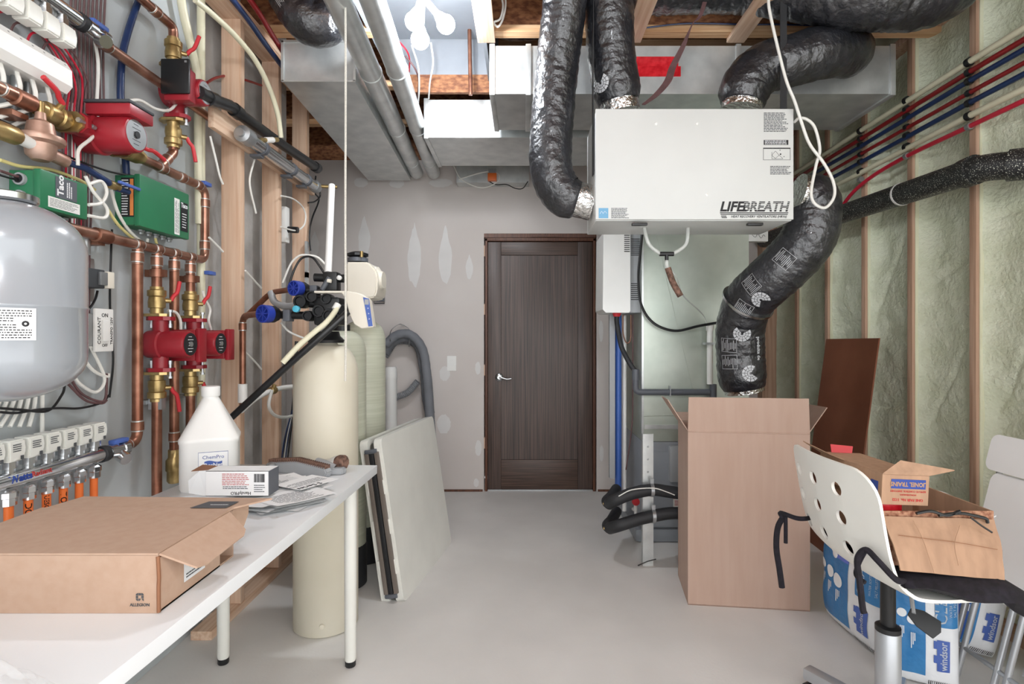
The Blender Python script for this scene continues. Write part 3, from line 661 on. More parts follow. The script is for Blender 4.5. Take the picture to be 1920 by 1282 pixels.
# damper motor wires above the door
T = thing('damper_actuator', 'orange actuator box on the small register boot', 'actuator', pY(923,333,4.43))
a = pY(923,333,4.436); pbox('housing', a-V((.035,.03,.03)), a+V((.035,.013,.03)), 'orange', T, .004); pbox('bracket', a+V((-.03,-.005,.035)), a+V((.03,.013,.07)), 'zinc', T)
o = ptube('white_lead', [pY(850,310,4.443), pY(862,332,4.443), pY(880,345,4.443), pY(905,352,4.443), pY(930,343,4.443), pY(936,330,4.443), pY(925,322,4.443), pY(900,324,4.443), pY(860,336,4.443)], .005, 'cable', None, 6, 6); tag(o, 'white wire looped in front of the orange actuator', 'wire')
o = ptube('black_lead', [pY(917,340,4.444), pY(930,346,4.444), pY(950,346,4.444), pY(966,353,4.444), pY(980,353,4.444), pY(990,340,4.444)], .004, 'blackplastic', None, 6, 6); tag(o, 'black wire from the orange actuator to the right', 'wire')
# wires hanging under the bulbs
for k, (x0, y0, x1, y1, m, lab) in enumerate([(772,85,786,165,'cable','white wire hanging below the bulbs'), (808,80,806,155,'cable','straight white wire below the bulbs'), (745,75,768,112,'redpexbright','short red wire left of the bulbs'), (760,105,785,150,'brownwire','thin brown wire behind the bulbs')]):
    o = ptube('lamp_wire', [pY(x0,y0,3.2), pY((x0+x1)/2+5,(y0+y1)/2,3.22), pY(x1,y1,3.3), pY(x1-2,y1+30,3.44)], .005, m, None, 6, 6); tag(o, lab, 'wire')
# ================================================================ RIGHT WALL PIPES
HS = [('creampex',2.512,.0145,'uppermost white plastic pipe on the foam wall'), ('redpex',2.466,.012,'dark red pipe just below the uppermost white pipe'), ('bluepex',2.426,.012,'upper blue pipe on the foam wall'), ('redpex',2.372,.010,'dusty red pipe between the two blue pipes'), ('bluepex',2.327,.012,'lower blue pipe on the foam wall'), ('creampex',2.268,.0145,'lower white plastic pipe on the foam wall'), ('redpexbright',2.22,.011,'bright red pipe, lowest of the pipes on the foam wall')]
for i, (m, z, r, lab) in enumerate(HS):
    T = thing('water_pipe', lab, 'pipe', (2.01, 3.0, z-r), 'plastic pipes on the foam wall')
    x = XR-.016
    if i == 6: P = spline([(x,1.6,z), (x,2.1,z), (x,2.52,z), (x,2.93,z-.002), (x,3.25,z-.03), (x-.01,3.45,z-.10), (x-.03,3.62,z-.26), (x-.04,3.7,z-.40)], 6)
    else: P = [(x,1.6,z), (x,2.52,z), (x,3.33,z-.012-.004*(i%3)), (x,4.15,z-.03), (x,4.55,z-.03)]
    bm = B(); tube(bm, P, r, 12); obj('pipe', bm, m, T)
    for y in (2.521, 2.931, 3.33):
        bm = B(); lathe(bm, [(r+.001,-.011), (r+.005,-.011), (r+.005,.011), (r+.001,.011)], axis_frame((x,y,z-.012*(y>3)), (0,1,0)), 12); obj('pipe_clip', bm, 'blackplastic' if i != 6 else 'zinc', T)
T = thing('vent_stack', 'thick black drain pipe on the foam wall flecked with foam', 'pipe', (1.93, 3.0, 1.95))
X0 = 1.945
P = fillet([(X0,4.5,2.045), (X0,3.35,2.015), (X0,2.36,1.985), (2.06,2.19,1.955), (2.2,2.02,1.925)], .06)
bm = B(); tube(bm, P[:-1]+[V((2.15,2.08,1.935))], .056, 24); obj('pipe', bm, 'absfoam', T)
for p, dr in (((X0,2.42,1.987), (0,1,-.03)), ((2.01,2.262,1.968), (.66,-.74,-.12))):
    bm = B(); lathe(bm, [(.057,-.03), (.064,-.03), (.064,.03), (.057,.03)], axis_frame(p, dr), 24); obj('hub', bm, 'absfoam', T)
for y in (2.86,): bm = B(); lathe(bm, [(.0565,-.006), (.0585,-.006), (.0585,.006), (.0565,.006)], axis_frame((X0,y,2.0), (0,1,-.03)), 24); obj('hanger_band', bm, 'white', T)
# brown hardboard sheet leaning in the corner
a, b = pY(1492,636,3.62), pY(1588,634,3.10); c = pY(1578,870,3.06)
M = None; bm = B(); sheet(bm, [(1.78,3.58,0), (1.76,3.02,0), (1.93,3.02,1.262), (1.95,3.58,1.255)], .008, (1,0,0)); o = obj('hardboard_sheet', bm, 'hardboard'); tag(o, 'brown hardboard sheet leaning on the foam wall behind the box', 'board')
# ================================================================ HEATING EQUIPMENT ON THE LEFT WALL
XP = -1.36                                                  # plane of the copper pipes
def pl(px, py, X=XP): return pX(px, py, X)
RC = .0172
def ring(bm, p, dr, r, w=.006): lathe(bm, [(r,-w), (r+.0022,-w*.6), (r+.0022,w*.6), (r,w)], axis_frame(p, dr), 18)
def copper(name, label, runs, joints=(), r=RC, m='copper', loc=None, group=None):
    T = thing(name, label, 'pipe', loc or runs[0][0], group)
    for P in runs:
        bm = B(); tube(bm, fillet(P, .045), r, 16); obj('pipe', bm, m, T)
    for p, dr in joints:
        bm = B(); lathe(bm, [(r+.0002,-.016), (r+.0028,-.014), (r+.0028,.014), (r+.0002,.016)], axis_frame(p, dr), 18); f = obj('fitting', bm, m, T)
        bm = B(); ring(bm, V(p)+V(dr)*.017, dr, r, .003); obj('solder_ring', bm, 'solder', f); bm = B(); ring(bm, V(p)-V(dr)*.017, dr, r, .003); obj('solder_ring', bm, 'solder', f)
    return T
Yd = (1.968, 2.072, 2.176, 2.281); ZH, ZR = 1.595, 1.905
X_, Y_, Z_ = V((1,0,0)), V((0,1,0)), V((0,0,1))
copper('copper_header', 'horizontal copper header with four tees below the green boxes',
       [[(XP,1.35,ZH), (XP,2.385,ZH), (XP,2.385,ZR), (XP,1.955,ZR)]]+[[(XP,y,ZH), (XP,y,ZH-.07)] for y in Yd],
       [((XP,y,ZH), Y_) for y in Yd]+[((XP,y,ZH-.045), Z_) for y in Yd]+[((XP,2.385,1.66), Z_), ((XP,2.385,1.84), Z_), ((XP,2.22,ZR), Y_), ((XP,2.10,ZR), Y_), ((XP,2.33,ZR), Y_)])
bm = B(); lathe(bm, [(RC+.001,-.03), (RC+.006,-.028), (RC+.006,.028), (RC+.001,.03)], axis_frame((XP,1.80,ZH), Y_), 18); box(bm, (-1.42,1.785,ZH-.03), (XP,1.815,ZH-.015)); tag(obj('pipe_clamp', bm, 'coppertarn'), 'copper clamp on the header between the green boxes', 'clamp')
copper('copper_riser', 'long copper pipe dropping from the header to the lower manifold', [[(XP,Yd[0],ZH-.071), (XP,Yd[0],.897), (XP,1.862,.897)]], [((XP,Yd[0],.955), Z_), ((XP,1.905,.897), Y_)], m='coppertarn')
copper('copper_riser', 'copper pipe running straight down between the two lower pumps', [[(XP,Yd[2],ZH-.071), (XP,Yd[2],.80)]], [((XP,Yd[2],.88), Z_)], m='coppertarn')
bm = B(); lathe(bm, [(.020,.70), (.026,.71), (.026,.745), (.030,.75), (.030,.79), (.022,.80), (.022,.83)], Matrix.Translation((XP,Yd[2],0)), 8); tag(obj('drain_fitting', bm, 'brass'), 'brass fitting on the end of the middle copper pipe', 'fitting')
for k, lab in ((1, 'nearer'), (3, 'farther')):
    copper('copper_branch', 'short copper branch above the '+lab+' lower red pump', [[(XP,Yd[k],ZH-.071), (XP,Yd[k],1.45)]], m='coppertarn')
    copper('copper_branch', 'copper pipe going down below the '+lab+' lower red pump', [[(XP,Yd[k],1.035), (XP,Yd[k],.18)]], m='coppertarn')
    z = 1.505; bm = B(); lathe(bm, [(RC+.001,-.014), (RC+.006,-.014), (RC+.006,.014), (RC+.001,.014)], axis_frame((XP,Yd[k],z), Z_), 18); box(bm, (XP-.04,Yd[k]-.008,z-.013), (XP+.034,Yd[k]+.008,z+.013)); tag(obj('pipe_clamp', bm, 'coppertarn'), 'copper clamp above the '+lab+' lower red pump', 'clamp', 'pipe clamps')
bm = B(); box(bm, (-1.42,2.05,1.02), (-1.385,2.29,1.035)); box(bm, (-1.384,2.06,1.0), (-1.335,2.085,1.05)); tag(obj('pipe_support', bm, 'zinc'), 'steel strut holding the copper pipes below the pumps', 'bracket')
# ---- pumps
def pump(label, c, flow, boxd, R=.05, face='ink', Lm=.105):
    c = V(c); T = thing('circulator_pump', label, 'pump', c-V((0,0,R)), 'red circulator pumps')
    M = axis_frame(c, X_); x0 = -.035
    bm = B(); lathe(bm, [(R*.75,-.05), (R*1.02,-.042), (R*1.08,-.01), (R*1.12,0), (R*1.12,.012), (R,.016), (R,Lm-.004), (R*.93,Lm+.004), (R*.85,Lm+.005)], M, 28)
    obj('motor_housing', bm, 'red', T)
    bm = B(); prism(bm, circ(R*.84, 26), .0015, up(M, Lm+.0045)); f = obj('name_plate', bm, face, T, 30)
    bm = B(); prism(bm, circ(R*.2, 14), .004, up(M, Lm+.006)); obj('centre_screw', bm, 'zinc' if face == 'ink' else 'ink', f)
    bm = B(); MM = frame(c+X_*(Lm+.0062), (0,-1,0), (0,0,1)) if False else frame(c+X_*(Lm+.0062), (0,1,0), (0,0,1))
    for i in range(6):
        a = .35+i*.5; lines_bm(bm, MM @ Matrix.Translation((0, R*(.55-.22*i) if i != 2 and i != 3 else R*(.55-.22*i), 0)), R*(.7 if i in (1,4) else .5), R*.08, 1, seed=i)
    obj('plate_print', bm, 'inkwhite' if face == 'ink' else 'labelgrey', f, 0)
    fl = V(flow)
    bm = B(); cyl(bm, c-fl*.095, c+fl*.095, R*.55, 16); obj('volute', bm, 'red', T)
    for sg in (-1, 1):
        q = c+fl*(.095*sg); side = X_.cross(fl)
        MM = frame(q, X_, side); 
        bm = B(); prism(bm, [(.045*a, .030*b) for a, b in ((1,.5), (.6,1), (-.6,1), (-1,.5), (-1,-.5), (-.6,-1), (.6,-1), (1,-.5))], .014, up(MM, -.007)); obj('flange', bm, 'red', T, 30)
        for b2 in (-1, 1): pc = q+X_*.035*b2; bm = B(); lathe(bm, [(.007,-.034*sg), (.007,-.02*sg), (.005,-.02*sg), (.005,.024*sg), (.008,.024*sg), (.008,.032*sg)], axis_frame(pc, fl), 6); obj('bolt', bm, 'zinc', T)
    bd = V(boxd)
    if abs(bd.y) > .5:
        y0, y1 = (c.y+bd.y*R*.9, c.y+bd.y*(R*.9+.045)); pbox('terminal_box', (c.x+.005, min(y0,y1), c.z-.065), (c.x+Lm-.005, max(y0,y1), c.z+.055), 'red', T, .006)
        if bd.y < 0: b_ = pbox('terminal_cover', (c.x+.0, y1-.012, c.z-.045), (c.x+Lm+.002, y1-.0005, c.z+.085), 'blackplastic', T, .006); pbox('cover_screw', (c.x+Lm-.014, y1-.0145, c.z+.068), (c.x+Lm-.006, y1-.012, c.z+.076), 'zinc', T)
        else: pbox('terminal_cover', (c.x+Lm-.0045, y0+.002, c.z-.07), (c.x+Lm+.012, y1+.006, c.z+.06), 'red', T, .004)
    else:
        pbox('terminal_box', (c.x-.005, c.y-.05, c.z+R*.85), (c.x+Lm+.02, c.y+.06, c.z+R*.85+.035), 'red', T, .005); pbox('terminal_cover', (c.x-.008, c.y-.055, c.z+R*.85+.0355), (c.x+Lm+.022, c.y+.062, c.z+R*.85+.045), 'tarpaper', T, .003)
    return T
pump('red pump directly below the brown clamp, nearer of the two lower pumps', (-1.345,Yd[1],1.242), Z_, (0,1,0))
pump('red pump, farther of the two lower pumps and nearest the studs', (-1.345,Yd[3],1.242), Z_, (0,1,0))
pump('large red pump lying in the horizontal pipe above the green boxes', (-1.35,1.775,1.912), Y_, (0,0,1), .056, 'zinc', .115)
pump('red pump with black cover box, highest on the wall', (-1.345,2.17,2.218), Z_, (0,-1,0), .05, 'zinc')
# ---- isolation valves with red levers
def valve(label, c, ax, hdir, flange_at=0, hl=.075, side=X_):
    c, ax, hd, sd = V(c), V(ax), V(hdir), V(side)
    T = thing('isolation_valve', label, 'valve', c-V((0,0,.03)), 'brass isolation valves')
    bm = B(); lathe(bm, [(.019,-.05), (.022,-.049), (.022,-.03), (.028,-.028), (.029,-.008), (.026,.012), (.031,.016), (.031,.036), (.022,.04), (.022,.05)], axis_frame(c, ax), 18); obj('valve_body', bm, 'brass', T)
    if flange_at:
        q = c+ax*.055*flange_at; MM = frame(q, X_, X_.cross(ax)); bm = B(); prism(bm, [(.047*a, .030*b) for a, b in ((1,.5), (.6,1), (-.6,1), (-1,.5), (-1,-.5), (-.6,-1), (.6,-1), (1,-.5))], .010, up(MM, -.005)); obj('flange', bm, 'brass', T, 30)
    st = c+sd*.045; pcyl('stem', c+sd*.02, st, .009, 'brass', T, 10)
    bm = B(); nn = sd.cross(hd).normalized()
    P = spline([st, st+sd*.006+hd*.018, st+sd*.016+hd*.035, st+sd*.018+hd*hl], 5)
    tube(bm, P, .0075, 8)
    obj('lever', bm, 'redhandle', T, 60, label='red lever')
    return T
valve('brass valve with upright red lever above the nearer lower pump', (XP,Yd[1],1.405), Z_, (0,.25,1), -1, side=(.75,.66,0))
valve('brass valve with upright red lever above the farther lower pump', (XP,Yd[3],1.405), Z_, (0,.25,1), -1, side=(.75,.66,0))
valve('brass valve with hanging red lever below the nearer lower pump', (XP,Yd[1],1.079), -Z_, (0,.2,-1), -1, hl=.095, side=(.75,.66,0))
valve('brass valve with hanging red lever below the farther lower pump', (XP,Yd[3],1.079), -Z_, (0,.2,-1), -1, side=(.75,.66,0))
valve('brass valve with upright red lever above the highest pump', (XP,2.17,2.381), Z_, (.25,.15,1), -1, hl=.085, side=(.8,.6,0))
valve('brass valve with hanging red lever below the highest pump', (XP,2.17,2.054), -Z_, (.1,.1,-1), -1, hl=.09, side=(.8,.6,0))
valve('brass valve left of the large horizontal red pump', (XP,1.612,1.912), Y_, (0,-1,.35), 1, hl=.08, side=(.75,-.1,.65))
valve('brass valve right of the large horizontal red pump', (XP,1.938,1.908), -Y_, (0,1,-.25), 1, hl=.09, side=(.9,0,.43))
copper('copper_bend', 'copper pipe bending down from above to the highest pump', [[(XP,1.5,2.475), (XP,2.17,2.475), (XP,2.17,2.425)]], [((XP,2.06,2.475), Y_)])
copper('copper_bend', 'copper pipe below the highest pump angling into the return pipe', [[(XP,2.17,2.01), (XP,2.17,1.985), (XP,2.09,1.906)]], [((XP,2.125,1.942), (0,.707,.707))])
copper('copper_supply', 'horizontal copper pipe from the upper manifold to behind the highest pump', [[(XP,1.79,2.22), (XP,2.45,2.22)]], [((XP,1.815,2.22), Y_)])
copper('copper_supply', 'copper pipe entering from the left edge below the white junction box', [[(XP,1.2,1.917), (XP,1.58,1.915)]], [((XP,1.47,1.916), Y_)], m='copper')
bm = B(); lathe(bm, [(RC+.001,-.03), (RC+.007,-.026), (RC+.007,.026), (RC+.001,.03)], axis_frame((XP,1.515,1.914), Y_), 14); box(bm, (-1.42,1.49,1.865), (XP-.005,1.54,1.88)); tag(obj('pipe_clamp', bm, 'coppertarn'), 'copper saddle clamp left of the large red pump', 'clamp')
# ---- manifolds
def manifold(name, label, z, y0, y1, actz, X=-1.335, lower=True):
    T = thing(name, label, 'manifold', (X, (y0+y1)/2, z-.03))
    pcyl('manifold_bar', (X,y0,z), (X,y1,z), .0215, 'chrome', T, 24)
    bm = B(); lathe(bm, [(.024,0), (.026,.002), (.026,.022), (.024,.024)], axis_frame((X,y1-.03,z), Y_), 24); obj('end_band', bm, 'blackrubber', T)
    bm = B(); lathe(bm, [(.0245,0), (.025,.03), (.02,.034), (.02,.06), (.024,.062), (.024,.085), (.018,.09)], axis_frame((X,y1-.002,z), Y_), 12); v = obj('end_valve', bm, 'steel', T)
    pcyl('gauge', (X+.005,y1+.05,z-.015), (X+.035,y1+.04,z-.03), .020, 'chrome', v, 18)
    bm = B(); box(bm, (X-.012,y1+.02,z+.022), (X+.012,y1+.085,z+.036), None, .004); cyl(bm, (X,y1+.035,z+.015), (X,y1+.035,z+.03), .011); obj('blue_lever', bm, 'indigo', T, label='blue lever')
    pr = []
    for k in range(7):
        y = 1.735-.0575*k if lower else 1.617-.0575*k; sg = 1 if lower else -1
        bm = B(); lathe(bm, [(.013,.018), (.013,.03), (.018,.031), (.018,.048)], axis_frame((X,y,z), Z_*sg), 8); n = obj('valve_nut', bm, 'steel', T)
        bm = B(); w0, w1, h0, h1 = .0215, .026, .049, .105
        a = [V((X+sx*w0, y+sy*w0, z+sg*h0)) for sx, sy in ((-1,-1), (1,-1), (1,1), (-1,1))]; b = [V((X+sx*w1, y+sy*w1*.98, z+sg*(h0+h1)/2)) for sx, sy in ((-1,-1), (1,-1), (1,1), (-1,1))]; c = [V((X+sx*w1*.9, y+sy*w1*.9, z+sg*h1)) for sx, sy in ((-1,-1), (1,-1), (1,1), (-1,1))]
        R = [[bm.verts.new(p) for p in q] for q in (a, b, c)]
        bm.faces.new(R[0]); bm.faces.new(R[2])
        for q0, q1 in zip(R, R[1:]):
            for i in range(4): bm.faces.new((q0[i], q0[(i+1)%4], q1[(i+1)%4], q1[i]))
        bmesh.ops.bevel(bm, geom=bm.edges[:], offset=.004, segments=2, affect='EDGES')
        act = obj('zone_actuator', bm, 'whitesemi', T, 50)
        if lower:
            Mx = frame((X+.0262, y-.002, z+.085), (0,1,0), (.0,0,1)); lines('actuator_print', Mx, .028, .022, 4, 'labelgrey', act, seed=k)
            plate('actuator_window', frame((X+.0245, y+.012, z+.058), (0,1,0), (0,0,1)), .009, .010, 'labelgrey', act)
    return T
mf = manifold('lower_manifold', 'polished steel manifold with white actuators above orange pipes', .897, 1.25, 1.79, .8)
Xm = -1.335; ang0 = math.atan2(-1.5, 1.335)
def onpipe(y0, sgn=1):
    def f(co):
        y = y0+co.x; base = math.atan2(.30, 1.0); a = base+co.y/.0222*1.0-.15
        return V((Xm+.0222*math.cos(a)+co.z*math.cos(a), y, .897+.0222*math.sin(a)))
    return f
text('lettering', 'Watts', .026, None, 'inkblue', mf, fn=onpipe(1.461), bold=.0008, sx=1.0)
text('lettering', 'Radiant', .022, None, 'inkred', mf, fn=onpipe(1.524), sx=.95)
mu = manifold('upper_manifold', 'upper steel manifold with white actuators hanging beneath it', 2.22, 1.2, 1.70, 2.15, X=-1.335, lower=False)
for k in range(6):
    y = 1.735-.0575*k; T = thing('heating_pipe', ['orange floor heating pipe, %s from the manifold end' % w_ for w_ in ('first', 'second', 'third', 'fourth', 'fifth', 'sixth')][k], 'pipe', (Xm,y,.3), 'orange floor heating pipes')
    pcyl('pipe', (Xm,y,.25), (Xm,y,.845), .0105, 'orange', T, 14)
    bm = B(); lathe(bm, [(.012,.83), (.017,.832), (.017,.85), (.020,.852), (.020,.866), (.013,.872)], Matrix.Translation((Xm,y,0)), 8); obj('compression_nut', bm, 'chrome', T, 20)
    wd = ('', '', 'TOUR', 'UESCINBA', 'DOOR', '')[k]
    if wd:
        def fo(co, y=y):
            a = math.atan2(-1.5, 1.3)+(-co.y)/.0107*-1; return V((Xm+.0109*math.cos(a), y+.0109*math.sin(a), .79-co.x))
        text('handwriting', wd, .022 if len(wd) < 5 else .016, None, 'ink', T, fn=fo, bold=.0004)
# white wiring box
bx = thing('wiring_centre', 'long white wiring box with cables above and below', 'junction box', (-1.375, 1.4, 1.985))
bm = B(); Mp = Matrix(((1,0,0,0),(0,0,1,1.1),(0,1,0,0),(0,0,0,1))); prism(bm, [(-1.42,1.99), (-1.345,1.985), (-1.328,2.005), (-1.330,2.052), (-1.345,2.075), (-1.42,2.08)], .545, Mp); obj('cover', bm, 'white', bx, 30)
bm = B()
for k in range(12):
    y = 1.63-k*.036; bm2 = B(); lathe(bm2, [(.0035,0), (.002,.001)], axis_frame((-1.338,y,2.064), (.83,0,.56)), 8); obj('screw', bm2, 'zinc', bx)
bm.free()
for k in range(9):
    y = 1.22+k*.048; yy = y+.03
    o = ptube('zone_cable', [(-1.37,y,1.99), (-1.36,y,1.94), (-1.37,y-.01,1.90), (-1.40,y-.06,1.86), (-1.405,y-.12,1.80)], .006, 'cable', None, 8, 6); tag(o, 'white cable leaving the underside of the long wiring box', 'cable', 'white cables below the wiring box')
for k in range(7):
    y = 1.30+k*.05; m = 'redpexbright' if k % 2 else 'brownwire'
    y2 = 1.70+k*.014
    o = ptube('thermostat_wire', [(-1.385,y,2.07), (-1.37,y+.01,2.12), (-1.36,y+.08,2.155-.004*k), (-1.37,(y+y2)/2+.06,2.14-.01*k), (-1.39,y2-.01,2.05), (-1.405,y2,1.93), (-1.407,y2+.004,1.6)], .0032, m, None, 6, 7)
    tag(o, ('red' if k % 2 else 'brown')+' thermostat wire arching from the top of the wiring box', 'wire', 'thermostat wires')
for k in range(9):
    x = -1.408; y = 1.735+k*.017
    o = ptube('riser_wire', [(x,y,2.85), (x+.006,y+.003,2.5), (x,y,2.25), (x,y+.004,2.0)]+([(x,y,1.72), (x,y-.006*k+.02,1.5), (x,y-.006*k+.02,1.25)] if k < 6 else []), .0034, 'brownwire', None, 6, 5); tag(o, 'thin brown wire in the bundle running up the grey wall', 'wire', 'bundle of brown wires')
# blue supply tube
o = ptube('blue_tube', [pl(262,-6,-1.40), pl(240,60,-1.40), pl(229,110,-1.40), pl(226,180,-1.40), pl(231,240,-1.40), pl(238,340,-1.40)], .0115, 'bluepex', None, 12, 7); tag(o, 'dark blue plastic tube running up the grey wall', 'pipe')
T = thing('pressure_regulator', 'bronze pressure regulator left of the large red pump', 'valve', pl(80,290,-1.34))
c = pl(76,262,-1.345)
bm = B(); lathe(bm, [(.012,.075), (.014,.055), (.030,.045), (.036,.012), (.055,.008), (.057,0), (.055,-.008), (.038,-.014), (.034,-.045), (.02,-.058)], Matrix.Translation(c), 22); obj('valve_body', bm, 'bronze', T)
pcyl('adjuster', c+Z_*.075, c+Z_*.105, .008, 'brass', T, 10)
pcyl('inlet', c-Y_*.03-Z_*.02, c-Y_*.075-Z_*.018, .017, 'white', T); bm = B(); lathe(bm, [(.02,0), (.024,.01), (.024,.06), (.02,.07), (.02,.16), (.026,.17), (.026,.20)], axis_frame(c-Y_*.07-Z_*.018, -Y_), 12); obj('brass_union', bm, 'brass', T)
pcyl('outlet', c+Y_*.03-Z_*.03, c+Y_*.085-Z_*.034, .018, 'bronze', T)
q = c+Y_*.085-Z_*.034
T = thing('fill_line', 'blue tube with a small blue handled valve right of the regulator', 'pipe', q)
ptube('tube', [q, pl(160,315,-1.345), pl(208,345,-1.345)], .0105, 'bluepex', T, 12); ptube('tube', [pl(216,352,-1.345), pl(240,360,-1.35)], .0105, 'bluepex', T, 12)
a = pl(213,348,-1.345); pcyl('valve_body', a-Y_*.02, a+Y_*.02, .014, 'brass', T, 12); bm = B(); box(bm, a+V((.012,0,.008)), a+V((.022,.10,.018)), None, .003); obj('blue_lever', bm, 'indigo', T, label='blue lever')
# ---- green zone controllers
def ctrl(label, y0, y1, z0, z1, right):
    T = thing('zone_controller', label, 'control box', (-1.37, (y0+y1)/2, z0), 'green control boxes')
    pbox('enclosure', (-1.42, y0+.004, z0+.004), (-1.352, y1-.004, z1-.004), 'green', T, .003); 
    cv = pbox('cover', (-1.3515, y0, z0), (-1.33, y1, z1), 'green', T, .006)
    Mf = lambda fy, fz: frame((-1.3295, y0+(y1-y0)*fy, z0+(z1-z0)*fz), (0,1,0), (0,0,1)); W, H = y1-y0, z1-z0
    if not right:
        plate('dark_label', Mf(.52,.66), W*.45, H*.55, 'greydark', cv); text('lettering', 'Taco', .030, up(Mf(.40,.72), .0007) @ Matrix.Rotation(PI/2, 4, 'Z'), 'inkwhite', cv, bold=.0009)
        lines('label_print', up(Mf(.58,.66), .0007) @ Matrix.Rotation(PI/2, 4, 'Z'), H*.42, .022, 3, 'inkwhite', cv)
        plate('white_label', Mf(.48,.22), W*.66, H*.28, 'white', cv); lines('label_print', up(Mf(.48,.22), .0007), W*.60, H*.22, 6, 'labelgrey', cv, fill=.3)
        for z in (.72, .28): bm = B(); cyl(bm, (-1.385,y0+.0035,z0+H*z), (-1.385,y0-.006,z0+H*z), .017, 18); k = obj('knockout', bm, 'plasticgrey', T); pcyl('hole', (-1.385,y0-.0065,z0+H*z), (-1.385,y0-.007,z0+H*z), .012, 'ink', k)
    else:
        plate('dark_label', Mf(.88,.46), W*.16, H*.62, 'ink', cv); text('lettering', 'Taco', .026, up(Mf(.88,.70), .0007), 'inkwhite', cv, bold=.0007, sx=.8); lines('label_print', up(Mf(.88,.38), .0007), W*.10, H*.34, 6, 'inkwhite', cv, fill=.3)
        plate('white_label', Mf(.72,.42), W*.11, H*.76, 'white', cv); lines('label_print', up(Mf(.72,.42), .0007) @ Matrix.Rotation(PI/2, 4, 'Z'), H*.68, W*.09, 4, 'labelgrey', cv, fill=.3)
        Ms = frame((-1.375,y0+.0034,z0+H*.55), (1,0,0), (0,0,1)); plate('warning_label', Ms, .045, H*.75, 'ink', T); plate('orange_strip', up(Ms, .0007) @ Matrix.Translation((.015,0,0)), .012, H*.7, 'orangelabel', T); lines('label_print', up(Ms, .0008) @ Matrix.Translation((-.008,0,0)), .024, H*.7, 14, 'inkwhite', T, fill=.4)
    for k in range(5): bm = B(); lathe(bm, [(.012,0), (.012,-.006), (.008,-.008), (.008,-.016)], Matrix.Translation((-1.385, y0+W*(.3+.14*k), z0+.002)), 8); obj('cable_clamp', bm, 'zinc', T)
ctrl('smaller green control box above the grey tank', 1.536, 1.705, 1.626, 1.735, False)
ctrl('larger green control box with black label at its right edge', 1.936, 2.224, 1.655, 1.837, True)
for k, (P, m, lab) in enumerate([
    ([(166,345),(190,340),(200,360),(190,380),(166,384)], 'cable', 'white cable looping right of the smaller green box'),
    ([(160,330),(175,360),(200,390),(196,408),(165,404)], 'cable', 'lower white cable loop beside the smaller green box'),
    ([(0,328),(30,336),(60,340)], 'blackplastic', 'black wire entering the smaller green box'),
    ([(0,320),(30,330),(58,336)], 'brownwire', 'brown wire entering the smaller green box'),
    ([(208,356),(222,400),(245,435),(272,456),(277,448)], 'cable', 'white cable rising into the underside of the larger green box'),
    ([(200,390),(225,425),(262,455),(292,462),(291,446)], 'yellowcable', 'yellow cable under the larger green box'),
    ([(0,300),(40,312),(95,318),(150,338),(178,356)], 'yellowcable', 'yellow cable passing over the smaller green box'),
    ([(236,190),(262,188),(292,204),(318,206),(334,190)], 'cable', 'white cable linking the two upper red pumps'),
    ([(178,78),(184,120),(182,180),(178,230)], 'cable', 'white cable dropping behind the upper manifold valve'),
    ([(196,198),(186,208),(184,232),(172,258),(148,280),(146,310)], 'cable', 'white cable hanging from the large red pump'),
    ([(210,430),(208,480),(206,560),(209,620),(212,680),(205,745)], 'blackplastic', 'black cable running down beside the white switch'),
    ([(316,582),(330,586),(338,600),(339,618)], 'cable', 'white cable arching onto the nearer lower pump'),
    ([(380,545),(384,560),(394,580),(391,600),(396,618)], 'cable', 'white cable dropping onto the farther lower pump'),
    ([(140,570),(150,610),(175,660),(196,710),(180,735),(150,720),(136,700)], 'cable', 'thick white cable hanging in a loop below the switch'),
    ([(130,590),(140,640),(170,690),(200,706),(203,700)], 'cable', 'second white cable crossing below the switch'),
    ([(133,545),(135,600),(128,640),(126,690),(150,735),(185,752),(198,745),(200,700)], 'brownwire', 'brown cable drooping below the transformer'),
    ([(128,720),(160,750),(190,756),(200,750)], 'brownwire', 'second brown cable in the droop below the transformer'),
    ([(183,545),(178,562),(165,580),(132,598)], 'blackplastic', 'black cable from the transformer terminal'),
    ([(-4,772),(30,774),(70,768),(110,765),(150,765),(190,755),(205,740)], 'blackplastic', 'black cable tied across the grey wall below the tank'),
    ([(0,765),(40,768),(90,770),(116,740),(122,720)], 'blackplastic', 'second black cable twisted with the one below the tank'),
    ([(0,225),(60,255),(120,290),(200,320),(250,330)], 'blackplastic', 'thin black wire running above the green boxes')]):
    r = {'cable': .0052, 'yellowcable': .005, 'blackplastic': .0035, 'brownwire': .004}[m]
    o = ptube('wall_cable', [pl(x, y, -1.385 if k not in (0,1,7,9,11,12) else -1.33) for x, y in P], r, m, None, 8, 7); tag(o, lab, 'cable')
for k in range(7):
    P = [pl(82-k*11,668,-1.41), pl(80-k*12,720,-1.40), pl(78-k*14,762,-1.40), pl(72-k*18,800,-1.395)] if k else [pl(79,660,-1.41), pl(79,760,-1.40), pl(79,815,-1.395)]
    o = ptube('actuator_cable', P, .0055, 'cable', None, 8, 6); tag(o, 'white actuator cable fanning out below the grey tank', 'cable', 'white actuator cables')
